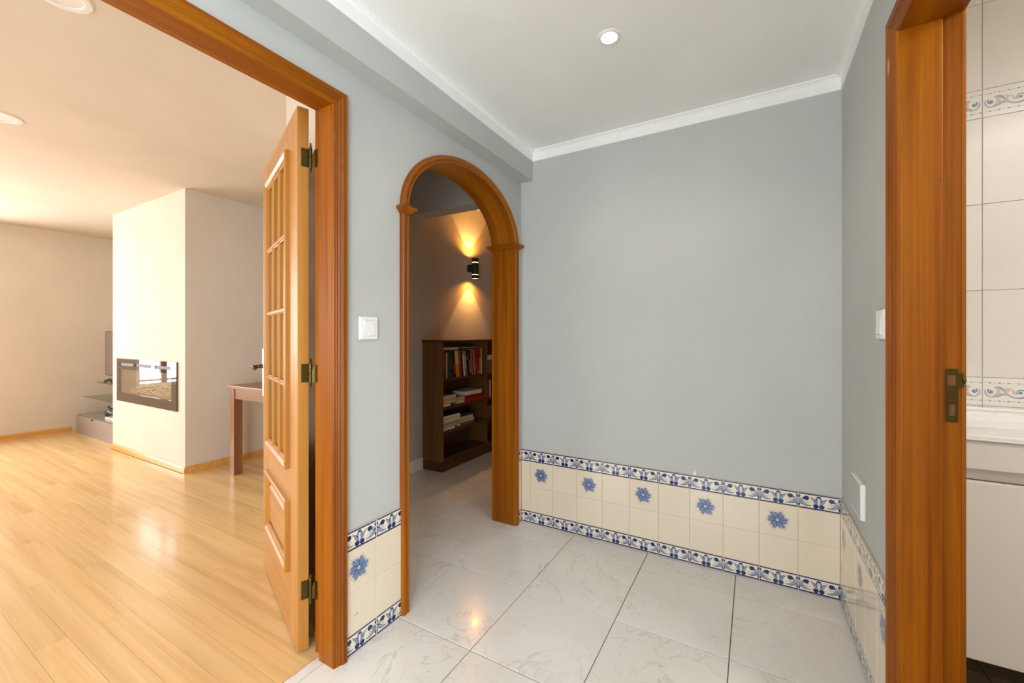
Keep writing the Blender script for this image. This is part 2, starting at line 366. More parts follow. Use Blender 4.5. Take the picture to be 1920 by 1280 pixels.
# ------------------------------------------------------------------ hall + corridor floor tiles
TX0, TY0, TS = -.0492, 1.2017, .4095
base = MB().box(-.092, W+.0, -3.0, D, -.03, -.0035, 'fgrout').box(-1.224, -.092, 1.575, 4.3, -.03, -.0035, 'fgrout').box(-.715, -.092, 1.2017, 1.575, -.03, -.0035, 'fgrout').box(-.092, 0, D, 4.3, -.03, -.0035, 'fgrout')
floor = ST(base, 'floor', 'white marbled tile floor of the hall and the corridor beyond the arch', cat='floor')
fullmesh = None
def tile_box(x0, x1, y0, y1):
    t = MB(); c = .0012; g = .0016
    x0 += g; x1 -= g; y0 += g; y1 -= g
    vs = [(x0, y0, -.0035), (x1, y0, -.0035), (x1, y1, -.0035), (x0, y1, -.0035), (x0, y0, -c), (x1, y0, -c), (x1, y1, -c), (x0, y1, -c),
          (x0+c, y0+c, 0), (x1-c, y0+c, 0), (x1-c, y1-c, 0), (x0+c, y1-c, 0)]
    fs = [(0, 1, 5, 4), (1, 2, 6, 5), (2, 3, 7, 6), (3, 0, 4, 7), (4, 5, 9, 8), (5, 6, 10, 9), (6, 7, 11, 10), (7, 4, 8, 11), (8, 9, 10, 11)]
    return t.add(vs, fs, 'floor')
src = None
for j in range(-11, 8):
    y0, y1 = TY0+j*TS, TY0+(j+1)*TS
    for i in range(-3, 4):
        x0, x1 = TX0+i*TS, TX0+(i+1)*TS
        xa, xb = max(x0, -.092 if y0 < 1.19 else -1.224), min(x1, W)
        ya, yb = max(y0, -3.0), y1
        if i <= -2 and j == 0:
            if i == -2: tile_box(-.715, x1, y0, 1.575).build('floor_tile', floor)
            ya = 1.575
        if i >= 0:
            if y0 >= D: continue
            yb = min(yb, D)
        if i < 0 and y0 < -9: continue
        yb = min(yb, 4.3)
        if xb-xa < .01 or yb-ya < .01: continue
        full = abs(xb-xa-TS) < 1e-3 and abs(yb-ya-TS) < 1e-3
        if full and src is not None:
            inst(src, ((xa+xb)/2, (ya+yb)/2, -.00175), floor, rz=random.choice([0, PI]))
        else:
            o = tile_box(xa, xb, ya, yb).build('floor_tile', floor)
            if full: src = o

# ------------------------------------------------------------------ painted wall tiles (pattern is glaze relief on each tile)
T = .151; GR = .0008
def clip(poly, u0, u1):
    for side, lim in ((1, u0), (-1, u1)):
        out = []
        for i in range(len(poly)):
            p, q = poly[i], poly[(i+1) % len(poly)]
            ip, iq = (p[0]-lim)*side >= -1e-9, (q[0]-lim)*side >= -1e-9
            if ip: out.append(p)
            if ip != iq:
                t = (lim-p[0])/(q[0]-p[0]); out.append((lim, p[1]+t*(q[1]-p[1])))
        poly = out
        if len(poly) < 3: return []
    return poly
def ell(cx, cy, rx, ry, rot=0, n=14, a0=0, a1=2*PI):
    c, s_ = math.cos(rot), math.sin(rot); r = []
    for i in range(n):
        a = a0+(a1-a0)*i/(n if a1-a0 > 6.2 else n-1); x, y = rx*math.cos(a), ry*math.sin(a)
        r.append((cx+x*c-y*s_, cy+x*s_+y*c))
    return r
def stroke(pts, ws):
    """list of quads along a poly-line with varying width"""
    q = []; L = []; R = []
    for i, p in enumerate(pts):
        a = pts[max(i-1, 0)]; b = pts[min(i+1, len(pts)-1)]
        dx, dy = b[0]-a[0], b[1]-a[1]; l = math.hypot(dx, dy) or 1
        w_ = (ws[i] if isinstance(ws, (list, tuple)) else ws)/2
        L.append((p[0]-dy/l*w_, p[1]+dx/l*w_)); R.append((p[0]+dy/l*w_, p[1]-dx/l*w_))
    for i in range(len(pts)-1): q.append([L[i], R[i], R[i+1], L[i+1]])
    return q
def spiral(cx, cy, r0, r1, a0, a1, n=14):
    return [(cx+(r0+(r1-r0)*i/(n-1))*math.cos(a0+(a1-a0)*i/(n-1)), cy+(r0+(r1-r0)*i/(n-1))*math.sin(a0+(a1-a0)*i/(n-1))) for i in range(n)]
def bez(p0, p1, p2, p3, n=10):
    r = []
    for i in range(n):
        t = i/(n-1); u = 1-t
        r.append(tuple(u**3*p0[k]+3*u*u*t*p1[k]+3*u*t*t*p2[k]+t**3*p3[k] for k in (0, 1)))
    return r
# border tile pattern, units: cm in a 15.1 x 7 tile. list of (poly, key, layer)
def border_shapes():
    s = []
    half = []
    h = half.append
    h((ell(2.95, 4.8, 1.15, .92, .2), 'navy', 1))                       # comma drop
    for q in stroke(bez((3.5, 4.3), (3.4, 3.9), (3.1, 3.7), (2.8, 3.6)), [.5, .45, .4, .3, .25, .2, .15, .1, .08, .05]): h((q, 'navy', 1))
    # end ornament
    h(([(0, 6.3), (.55, 5.9), (.95, 5.35), (.6, 5.05), (.75, 4.7), (0, 4.5)], 'navy', 1))
    h(([(0, 3.0), (.35, 2.4), (.9, 1.9), (.65, 1.3), (.35, .75), (0, .65)], 'navy', 1))
    # volute with tail
    for wd_, key, ly in ((.85, 'ink', 2), (.62, 'light', 3)):
        for q in stroke(spiral(1.25, 4.1, .35, .72, 2.6, -3.2, 14), wd_*.62): h((q, key, ly))
        for q in stroke(bez((.0, 3.75), (1.1, 3.5), (1.9, 1.0), (4.9, 1.75), 12), [wd_*k for k in (1.3, 1.5, 1.6, 1.7, 1.7, 1.6, 1.5, 1.3, 1.1, .8, .5, .2)]): h((q, key, ly))
    for q in stroke(bez((.7, 2.9), (1.7, 1.5), (2.6, 1.25), (4.6, 1.5), 9), .13): h((q, 'ink', 4))
    # squiggles and dots
    for q in stroke([(2.3, 3.4), (2.6, 3.0), (2.8, 3.25), (3.1, 2.8)], .16): h((q, 'ink', 1))
    h((ell(3.55, 3.3, .13, .13, 0, 6), 'ink', 1)); h((ell(3.3, 2.65, .16, .16, 0, 6), 'ink', 1)); h((ell(4.2, 2.9, .16, .12, 0, 6), 'ink', 1))
    for q in stroke([(4.3, 5.2), (4.7, 5.55), (4.9, 5.2), (5.3, 5.25)], .16): h((q, 'ink', 1))
    # lotus half
    h(([(6.6, 2.1), (5.9, 2.9), (5.2, 4.4), (4.5, 4.95), (5.6, 5.0), (6.3, 4.6), (6.7, 3.6), (7.55, 2.5)], 'ink', 2))
    h(([(6.75, 2.2), (6.0, 3.0), (5.4, 4.4), (4.95, 4.8), (5.6, 4.8), (6.2, 4.4), (6.6, 3.4), (7.55, 2.6)], 'light', 3))
    h(([(6.6, 3.2), (6.35, 4.7), (6.8, 5.6), (7.55, 5.75), (7.55, 2.3)], 'ink', 3))
    h(([(6.8, 3.3), (6.6, 4.7), (6.95, 5.4), (7.55, 5.5), (7.55, 2.4)], 'light', 4))
    h(([(7.2, 2.6), (7.3, 5.0), (7.55, 5.2), (7.55, 2.6)], 'tilewhite', 5))
    h((ell(6.5, 1.65, .98, .95, .3, 12), 'navy', 4)); h(([(5.2, 2.4), (6.2, 2.2), (6.2, 1.5), (5.3, 1.6), (5.7, 1.95)], 'navy', 4))
    for pl, k, ly in half:
        s.append((pl, k, ly)); s.append(([(15.1-x, y) for x, y in pl][::-1], k, ly))
    s.append((ell(7.55, 5.65, .85, .5, 0, 10, 0, PI), 'navy', 5))
    s.append((ell(7.55, 1.7, .28, .35, 0, 8), 'mid', 5))
    s.append(([(0, 6.32), (15.1, 6.32), (15.1, 6.86), (0, 6.86)], 'navy', 1)); s.append(([(0, .14), (15.1, .14), (15.1, .72), (0, .72)], 'navy', 1))
    return s
BS = border_shapes()
def petal(cx, cy, ang, L, wd_, off=0, n=9):
    r = []
    for i in range(n+1):
        t = i/n; x = off+L*t; q = t**1.25; y = wd_*.5*math.sqrt(max(0, 1-(2*q-1)**2))
        r.append((x, y))
    r2 = r+[(x, -y) for x, y in r[1:-1]][::-1]
    c, s_ = math.cos(ang), math.sin(ang)
    return [(cx+x*c-y*s_, cy+x*s_+y*c) for x, y in r2]
def flower_shapes():
    s = []; cx, cy = 7.2, 7.7
    Ls = [4.7, 4.0, 4.6, 4.1, 4.8, 4.2, 4.4, 4.1, 4.8, 4.0, 4.9, 4.3]
    for i in range(12):
        a = 2*PI*i/12+.22+(.08 if i % 2 else -.05); L = Ls[i]; ly = 1+(i % 2)*3
        s.append((petal(cx, cy, a, L, 1.75, .3), 'ink', ly)); s.append((petal(cx, cy, a, L*.965, 1.5, .35), 'tilewhite', ly+1))
        s.append((petal(cx, cy, a, L*.84, 1.42, .35), 'mid', ly+2)); 
        s.append((petal(cx, cy, a+.05, L*.66, .3, 1.0), 'light', ly+2.5))
    s.append((ell(cx, cy, .62, .55), 'tilewhite', 8)); s.append((ell(cx, cy, .26, .26), 'navy', 9))
    return s
FS = flower_shapes()
def wall_tile(kind, u0=0.0, u1=15.1, h=15.1):
    """tile in its own frame: face in the local x-z plane looking to -y, back at y=0, lower left corner of the uncut tile at x=0,z=0"""
    t = MB(); hh = h/100; a, b = u0/100+GR, u1/100-GR; z0, z1 = GR, hh-GR; th = .006; c = .0011
    key = 'tilewhite' if kind == 'border' else 'cream'
    vs = [(a, 0, z0), (b, 0, z0), (b, 0, z1), (a, 0, z1), (a, -th+c, z0), (b, -th+c, z0), (b, -th+c, z1), (a, -th+c, z1), (a+c, -th, z0+c), (b-c, -th, z0+c), (b-c, -th, z1-c), (a+c, -th, z1-c)]
    t.add(vs, [(0, 1, 5, 4), (1, 2, 6, 5), (2, 3, 7, 6), (3, 0, 4, 7), (4, 5, 9, 8), (5, 6, 10, 9), (6, 7, 11, 10), (7, 4, 8, 11), (8, 9, 10, 11), (0, 3, 2, 1)], key)
    shapes = BS if kind == 'border' else FS if kind == 'flower' else []
    for pl, k, ly in shapes:
        pl = clip(pl, u0+.16, u1-.16)
        if len(pl) < 3: continue
        y = -th-ly*.00005
        t.add([(x/100, y, z/100) for x, z in pl], [tuple(range(len(pl)))], k)
    return t
TILES = {}
def put_tile(kind, wall, corner, rz, z, u0=0.0, u1=15.1):
    """corner: world position (x,y) of the uncut tile's left edge on the wall"""
    key = (kind, round(u0, 2), round(u1, 2)); h = 7.0 if kind == 'border' else 15.1
    name = {'border': 'border_tile', 'flower': 'flower_tile', 'plain': 'cream_tile'}[kind]
    c = (corner[0], corner[1], z)
    if key in TILES:
        o = TILES[key].copy(); COL.objects.link(o)
    else:
        m = wall_tile(kind, u0, u1, h); me = bpy.data.meshes.new(name)
        me.from_pydata(m.v, [], m.f)
        for k in m.mats: me.materials.append(M[k])
        me.polygons.foreach_set('material_index', m.mi); me.update()
        o = bpy.data.objects.new(name, me); COL.objects.link(o); TILES[key] = o
    o.name = name; place(o, c, wall); o.rotation_euler = (0, 0, rz); return o
ROW = [(0, 'border'), (.07, 'plain'), (.221, 'upper'), (.372, 'border')]
def column(wall, corner, rz, flower, u0=0.0, u1=15.1):
    for z, k in ROW:
        kk = ('flower' if flower else 'plain') if k == 'upper' else k
        put_tile(kk, wall, corner, rz, z*.9932, u0, u1)
# back wall: left edge of tile k at W-10T+kT
for k in range(-1, 10):
    x = W-.006-10*T+k*T
    if k == -1: column(wall_back, (x, D), 0, False, 15.1-(W-.006-10*T-.006)*100, 15.1)
    else: column(wall_back, (x, D), 0, k % 2 == 0)
# left wall: seen from the hall, tile +x runs along +y (face looks to +x)
column(wall_left, (0, 1.088-T), PI/2, True); column(wall_left, (0, 1.088), PI/2, False)
yy = 1.088+7*T
column(wall_left, (0, yy), PI/2, False, (2.13-yy)*100 if yy < 2.13 else 0, (D-.006-yy)*100)
# right wall: tile +x runs along -y
for k in range(0, 5): column(wall_right, (W, D-.006-k*T), -PI/2, k % 2 == 0)
# grout bed behind
MB().box(.0, W, D-.0042, D, 0, .4395, 'grout').build('grout', wall_back)
MB().box(0, .0042, .94, 1.23, 0, .4395, 'grout').box(0, .0042, 2.13, D, 0, .4395, 'grout').build('grout', wall_left)
MB().box(W-.0042, W, 1.42, D, 0, .4395, 'grout').build('grout', wall_right)

# ------------------------------------------------------------------ living room doorway frame (trim_3)
# architrave profile: a = distance outward from the opening edge, b = proud of the wall
ARCHT = [(0, 0), (0, .005), (.003, .008), (.008, .008), (.010, .010), (.014, .011), (.016, .009), (.019, .012), (.022, .0145), (.024, .0125), (.027, .016), (.031, .019), (.035, .0195), (.039, .0185), (.043, .020), (.046, .020), (.048, .017), (.048, 0)]
def scaled(prof, w_): k = w_/.048; return [(a*k, b) for a, b in prof]
def door_frame(name, label, xw, nx, y0, y1, ztop, wd_, depth, matz, maty, reb, back=0, sb=None):
    """casing on the face x=xw with outward normal nx (+1/-1), jambs going back by depth"""
    r = empty(name, (xw, (y0+y1)/2, 0), label, 'door frame', kind='structure')
    pr = scaled(ARCHT, wd_); n = (nx, 0, 0)
    MB().sweep(pr, [((xw, y1, 0), (0, 1, 0), n), ((xw, y1, ztop), (0, 1, 1), n)], matz).build('casing', r)
    MB().sweep(pr, [((xw, y0, 0), (0, -1, 0), n), ((xw, y0, ztop), (0, -1, 1), n)], matz).build('casing', r)
    MB().sweep(pr, [((xw, y0, ztop), (0, -1, 1), n), ((xw, y1, ztop), (0, 1, 1), n)], maty).build('casing', r)
    xb = xw-nx*depth; xr = xw-nx*(depth-reb)
    xs = sorted((xw-nx*.0, xr)); xq = sorted((xr, xb)); s = sb or .013; t = .034
    for sy, yj in ((1, y1), (-1, y0)):
        a, b = sorted((yj, yj+sy*t)); MB().bbox(xs[0], xs[1], a, b, 0, ztop+t, matz, .0025).build('jamb', r)
        a, b = sorted((yj+sy*s, yj+sy*t)); MB().bbox(xq[0], xq[1], a, b, 0, ztop+t, matz, .0015).build('rebate', r)
    MB().bbox(xs[0], xs[1], y0-t*.0, y1, ztop, ztop+t, maty, .0025).build('head_jamb', r)
    MB().bbox(xq[0], xq[1], y0-s, y1+s, ztop+s, ztop+t, maty, .0015).build('head_rebate', r)
    # architrave on the other side
    n2 = (-nx, 0, 0); xo = xw-nx*(.14 if nx > 0 else .116); e = s+back
    MB().sweep(pr, [((xo, y1+e, 0), (0, 1, 0), n2), ((xo, y1+e, ztop+e), (0, 1, 1), n2)], matz).build('casing', r)
    MB().sweep(pr, [((xo, y0-e, 0), (0, -1, 0), n2), ((xo, y0-e, ztop+e), (0, -1, 1), n2)], matz).build('casing', r)
    MB().sweep(pr, [((xo, y0-e, ztop+e), (0, -1, 1), n2), ((xo, y1+e, ztop+e), (0, 1, 1), n2)], maty).build('casing', r)
    return r
frame1 = door_frame('trim_3', 'orange varnished wood frame of the wide doorway to the living room', 0.0, 1, -.55, .905, 1.925, .048, .122, 'orz', 'ory', .05, .022, .020)
frame2 = door_frame('trim_4', 'orange varnished wood frame of the bathroom doorway at the right', W, -1, .66, 1.392, 1.918, .050, .118, 'orz', 'ory', .038)
# knots in the casings
# strike plate on the bathroom rebate (faces -y)
sp = MB(); yb = 1.4048
def plate_with_holes(mb, x0, x1, z0, z1, holes, y0, y1, key):
    """plate in the x-z plane, thickness y0..y1, rectangular holes (hx0,hx1,hz0,hz1) stacked in z"""
    zc = z0
    for hx0, hx1, hz0, hz1 in sorted(holes, key=lambda q: q[2]):
        mb.box(x0, x1, y0, y1, zc, hz0, key); mb.box(x0, hx0, y0, y1, hz0, hz1, key); mb.box(hx1, x1, y0, y1, hz0, hz1, key); zc = hz1
    mb.box(x0, x1, y0, y1, zc, z1, key)
plate_with_holes(sp, 1.672, 1.694, .922, 1.053, [(1.678, 1.689, .938, .966), (1.675, 1.690, 1.012, 1.038)], yb-.0022, yb, 'brass')
sp.box(1.694, 1.703, yb-.0022, yb, 1.008, 1.043, 'brass')
sp.tube([(1.702, yb-.001, 1.009), (1.706, yb-.003, 1.025), (1.702, yb-.001, 1.042)], .003, 'brass')
spo = sp.build('strike_plate', frame2)
MB().box(1.675, 1.690, yb-.0008, yb-.0002, 1.012, 1.038, 'brown').box(1.678, 1.689, yb-.0008, yb-.0002, .938, .966, 'brown').build('mortise', spo)
for z in (.928, .99, 1.047): MB().lathe([(.0001, -.0005), (.003, -.0005), (.003, .0008), (.0001, .0008)], (1.683, yb-.0025, z), 'brass', 'y', 10).build('screw', spo)

# ------------------------------------------------------------------ arch lining and casing (trim_5)
arch_root = empty('trim_5', (-.07, AC, 0), 'orange varnished wood arched opening with two imposts', 'arch', kind='structure')
XD = -.157
# casing profile around the opening: a outward from inner edge
AP = [(0, -.001), (0, .012), (.003, .017), (.008, .020), (.012, .018), (.014, .0155), (.018, .0175), (.022, .0205), (.028, .021), (.034, .019), (.038, .014), (.040, .008), (.040, -.001)]
def ell_frames(x, nx):
    fr = []
    for i in range(ND+1):
        th = PI*i/ND; y, z = arch(AI, BI, th); yo, zo = arch(AA, AB, th)
        fr.append(((x, y, z), (0, (yo-y)/CW, (zo-z)/CW), (nx, 0, 0)))
    return fr
for x, nx in ((0, 1), (-.14, -1)):
    MB().sweep(AP, ell_frames(x, nx), 'orarc').build('arch_casing', arch_root)
    for sy, yj in ((-1, AC-AI), (1, AC+AI)):
        MB().sweep(AP, [((x, yj, 0), (0, sy, 0), (nx, 0, 0)), ((x, yj, AZ), (0, sy, 0), (nx, 0, 0))], 'orz').build('casing', arch_root)
l = MB()
for i in range(ND):
    a, b = arch(AI, BI, PI*i/ND), arch(AI, BI, PI*(i+1)/ND); c, d = arch(AI+.012, BI+.012, PI*i/ND), arch(AI+.012, BI+.012, PI*(i+1)/ND)
    X0, X1 = -.1395, -.0005
    l.add([(X0, a[0], a[1]), (X1, a[0], a[1]), (X1, b[0], b[1]), (X0, b[0], b[1]), (X0, c[0], c[1]), (X1, c[0], c[1]), (X1, d[0], d[1]), (X0, d[0], d[1])],
          [(0, 1, 2, 3), (4, 7, 6, 5), (0, 3, 7, 4), (1, 5, 6, 2)], 'orarc')
l.build('arch_lining', arch_root)
for sy, yj in ((-1, AC-AI), (1, AC+AI)):
    a, b = sorted((yj, yj+sy*.012)); MB().box(-.1395, -.0005, a, b, 0, AZ, 'orz').build('jamb', arch_root)
    # impost: pointed moulding wrapping the jamb
    zi = 1.652 if sy < 0 else 1.672
    pp = [(0, -.020), (.003, -.020), (.004, -.016), (.008, -.015), (.009, -.011), (.013, -.010), (.014, -.006), (.019, -.004), (.021, .001), (.019, .005), (.010, .012), (.004, .017), (0, .018)]
    yi, yo = yj, yj+sy*CW
    fr = [((0.0, yo, zi), (0, sy, 0), (0, 0, 1)), ((.020, yo, zi), (1, sy, 0), (0, 0, 1)), ((.020, yi, zi), (1, -sy, 0), (0, 0, 1)), ((-.157, yi, zi), (-1, -sy, 0), (0, 0, 1)), ((-.157, yo, zi), (-1, sy, 0), (0, 0, 1)), ((-.14, yo, zi), (0, sy, 0), (0, 0, 1))]
    MB().sweep(pp, fr, 'orx').build('impost', arch_root)

# ------------------------------------------------------------------ glazed door leaf (door_1), local frame: x along the leaf, +y the visible face
TH = math.atan2(.354, -.935)
leaf = empty('door_1', (-.158, .881, .011), 'open pine door with small glass panes above a raised wood panel', 'door', kind='structure', local=True, rz=TH)
LW, LH, LT = .757, 1.94, .037
def lb(name, x0, x1, y0, y1, z0, z1, key, c=.0015, parent=leaf, **k): return MB().bbox(x0, x1, y0, y1, z0, z1, key, c).build(name, parent, **k)
gx0, gx1, gz0, gz1 = .160, .597, .637, 1.811          # rough opening of the glazing
px0, px1, pz0, pz1 = .160, .597, .245, .478
lb('stile', 0, gx0, -LT, 0, 0, LH, 'doorz'); lb('stile', gx1, LW, -LT, 0, 0, LH, 'doorz')
lb('rail', gx0, gx1, -LT, 0, gz1, LH, 'doorx'); lb('rail', gx0, gx1, -LT, 0, pz1, gz0, 'doorx'); lb('rail', gx0, gx1, -LT, 0, 0, pz0, 'doorx')
MOLD = [(-.020, -.002), (-.020, .012), (-.016, .016), (-.010, .0165), (-.006, .014), (-.003, .0145), (.002, .011), (.006, .011), (.009, .006), (.013, .006), (.016, .001), (.016, -.010), (-.001, -.010), (-.001, -.002)]
def ring_mould(x0, x1, z0, z1, yb, ny, parent, nm):
    r = MB(); pr = MOLD
    co = [((x0, yb, z0), (1, 0, 1)), ((x1, yb, z0), (-1, 0, 1)), ((x1, yb, z1), (-1, 0, -1)), ((x0, yb, z1), (1, 0, -1))]
    for i, k in ((0, 'doorx'), (1, 'doorz'), (2, 'doorx'), (3, 'doorz')):
        (P1, A1), (P2, A2) = co[i], co[(i+1) % 4]
        MB().sweep(pr, [(P1, A1, (0, ny, 0)), (P2, A2, (0, ny, 0))], k).build(nm, parent)
ring_mould(gx0, gx1, gz0, gz1, 0, 1, leaf, 'moulding'); ring_mould(gx0, gx1, gz0, gz1, -LT, -1, leaf, 'moulding')
ring_mould(px0, px1, pz0, pz1, 0, 1, leaf, 'moulding'); ring_mould(px0, px1, pz0, pz1, -LT, -1, leaf, 'moulding')
ix0, ix1, iz0, iz1 = gx0+.010, gx1-.010, gz0+.010, gz1-.010
xs = [ix0+(ix1-ix0)*i/3 for i in range(4)]; zs = [iz0+(iz1-iz0)*i/4 for i in range(5)]
MUN = [(-.011, .004), (-.007, .006), (-.004, .010), (.004, .010), (.007, .006), (.011, .004), (.011, -.041), (.007, -.043), (.004, -.047), (-.004, -.047), (-.007, -.043), (-.011, -.041)]
for x in xs[1:3]: MB().sweep(MUN, [((x, 0, iz0), (1, 0, 0), (0, 1, 0)), ((x, 0, iz1), (1, 0, 0), (0, 1, 0))], 'doorz').build('muntin', leaf)
for z in zs[1:4]: MB().sweep([(a*.97, b*.97) for a, b in MUN], [((ix0, 0, z), (0, 0, 1), (0, 1, 0)), ((ix1, 0, z), (0, 0, 1), (0, 1, 0))], 'doorx').build('muntin', leaf)
for i in range(3):
    for j in range(4): MB().box(xs[i]+.002, xs[i+1]-.002, -.013, -.009, zs[j]+.002, zs[j+1]-.002, 'doorglass').build('pane', leaf)
# raised panel field
pf = MB(); a, b, c, d = px0-.0, px1+.0, pz0-.0, pz1+.0
def frustum(mb, x0, x1, z0, z1, yb, yt, ins, key):
    vs = [(x0, yb, z0), (x1, yb, z0), (x1, yb, z1), (x0, yb, z1), (x0+ins, yt, z0+ins), (x1-ins, yt, z0+ins), (x1-ins, yt, z1-ins), (x0+ins, yt, z1-ins)]
    mb.add(vs, [(0, 1, 5, 4), (1, 2, 6, 5), (2, 3, 7, 6), (3, 0, 4, 7), (4, 5, 6, 7), (3, 2, 1, 0)], key)
frustum(pf, a, b, c, d, -.012, -.012+.004, .03, 'doorx'); frustum(pf, a+.03, b-.03, c+.03, d-.03, -.010, .004, .014, 'doorx')
frustum(pf, a, b, c, d, -.012, -.03, .002, 'doorx'); pf.build('panel', leaf)
# lever handles with long plates
for sy in (1, -1):
    y0 = 0 if sy > 0 else -LT
    hx, zp = .728, .945
    a, b = sorted((y0, y0+sy*.007))
    hp = MB().bbox(hx-.018, hx+.022, a, b, zp-.115, zp+.115, 'steel' if sy > 0 else 'bronze', .001)
    hpo = hp.build('handle_plate', leaf)
    zh = .975
    h = MB(); h.lathe([(.011, 0), (.012, .004), (.008, .008), (.008, .012), (.011, .016), (.008, .020), (.007, .045)] if sy > 0 else [(.011, 0), (.012, -.004), (.008, -.008), (.008, -.030)], (hx, y0+sy*.003, zh), 'bronze', 'y', 14)
    yl = y0+sy*.048
    h.tube([(hx+.004, yl, zh), (hx-.01, yl+sy*.003, zh), (hx-.03, yl+sy*.006, zh+.002), (hx-.06, yl+sy*.006, zh+.005), (hx-.085, yl+sy*.005, zh+.004), (hx-.105, yl+sy*.003, zh-.001), (hx-.112, yl+sy*.001, zh-.004)], [.006, .0085, .0075, .0065, .008, .0095, .003], 'bronze', 12)
    h.build('lever', leaf, smooth=True)
# hinges: leaf plate on the hinge edge, barrel with finials, jamb plate
R1 = Matrix.Rotation(-TH, 4, 'Z')
def loc_of(wx, wy): v = R1 @ Vector((wx+.158, wy-.881, 0)); return v.x, v.y
bx, by = loc_of(-.1345, .9155)
for zc in (1.762, .990, .214):
    hh = .058 if zc > 1.5 else .034
    hg = empty('hinge', (0, 0, 0), None, None, local=True); hg.parent = leaf
    hh = .033
    pl = MB(); pl.bbox(-.0016, .0002, -LT-.002, -.012, zc-hh, zc+hh, 'brass', .0004)
    pl.add([(-.0014, -LT, zc+.002), (bx, by, zc+.004), (bx, by, zc+hh), (-.0014, -LT, zc+hh), (.0002, -LT, zc+.002), (bx+.0012, by, zc+.004), (bx+.0012, by, zc+hh), (.0002, -LT, zc+hh)],
           [(0, 1, 2, 3), (7, 6, 5, 4), (0, 4, 5, 1), (3, 2, 6, 7)], 'brass')
    for dz in (-.024, 0, .024): pl.lathe([(.0001, -.0012), (.0028, -.0012), (.0028, 0), (.0001, 0)], (-.0012, -.020, zc+dz), 'bronze', 'x', 8)
    pl.build('hinge_plate', hg)
    b_ = MB(); b_.lathe([(.001, -.054), (.0035, -.051), (.0025, -.047), (.005, -.043), (.0035, -.039), (.006, -.034), (.0062, -.001), (.0048, 0), (.0062, .001), (.006, .034), (.0035, .039), (.005, .043), (.0025, .047), (.0035, .051), (.001, .054)], (bx, by, zc), 'brass', 'z', 14)
    b_.build('barrel', hg, smooth=False)
    jx, jy = loc_of(-.108, .9235); kx, ky = loc_of(-.1215, .9235)
    j = MB(); j.add([(kx, ky, zc-hh), (jx, jy, zc-hh), (jx, jy, zc+hh*.9), (kx, ky, zc+hh*.9), (bx, by, zc-hh), (bx, by, zc-.004)], [(0, 1, 2, 3), (0, 4, 5, 3)], 'brass')
    jo = j.build('jamb_plate', hg); sm = jo.modifiers.new('s', 'SOLIDIFY'); sm.thickness = .0016; sm.offset = 0

# ------------------------------------------------------------------ living room shell
w = MB()
w.box(XF-.14, XF, -3.0, -1.65, 0, ZL+.1, 'lwall').box(XF-.14, XF, .93, 2.45, 0, ZL+.1, 'lwall').box(XF-.14, XF, -1.65, .93, 0, .44, 'lwall').box(XF-.14, XF, -1.65, .93, 2.18, ZL+.1, 'lwall')
wall_far = ST(w, 'wall_far', 'beige lit far living room wall behind the television stand')
w = MB().box(XF, -4.38, 2.33, 2.45, 0, ZL+.1, 'lwall')
ST(w, 'wall_alcove', 'beige wall at the back of the television alcove')
br = MB().box(-4.38, -2.835, 1.80, 3.5, 0, ZL+.1, 'lwall')
fx0, fx1, fz0, fz1 = -4.20, -2.99, .53, .89
br.box(-4.38, fx0, 1.595, 1.80, 0, ZL+.1, 'lwall').box(fx1, -2.835, 1.595, 1.80, 0, ZL+.1, 'lwall').box(fx0, fx1, 1.595, 1.80, 0, fz0, 'lwall').box(fx0, fx1, 1.595, 1.80, fz1, ZL+.1, 'lwall')
breast = ST(br, 'wall_chimney_breast', 'pale projecting chimney breast holding the electric fireplace')
ST(MB().box(-2.835, -1.36, 3.4, 3.5, 0, ZL+.1, 'lwall'), 'wall_living_back', 'beige wall at the end of the living room recess')
w = MB().box(-1.36, -1.26, 1.56, 3.5, 0, ZL+.1, 'lwall').box(-.735, -.14, 1.185, 1.215, 0, ZL+.1, 'lwall').box(-.735, -.695, 1.215, 1.56, 0, ZL+.1, 'lwall').box(-1.26, -.695, 1.56, 1.59, 0, ZL+.1, 'lwall')
ST(w, 'wall_partition', 'beige partition wall between living room and corridor, behind the open door')
w = MB().box(XF, -3.2, -3.12, -3.0, 0, ZL+.1, 'lwall').box(-.8, -.14, -3.12, -3.0, 0, ZL+.1, 'lwall').box(-3.2, -.8, -3.12, -3.0, 0, .4, 'lwall').box(-3.2, -.8, -3.12, -3.0, 2.2, ZL+.1, 'lwall')
ST(w, 'wall_side', 'beige living room wall behind the camera side with an added wide window')
ST(MB().box(XF, -.14, -3.0, 1.215, ZL, ZL+.08, 'lceil').box(XF, -.715, 1.215, 1.575, ZL, ZL+.08, 'lceil').box(XF, -1.30, 1.575, 3.5, ZL, ZL+.08, 'lceil'), 'ceiling', 'warm white flat ceiling of the living room', cat='ceiling')
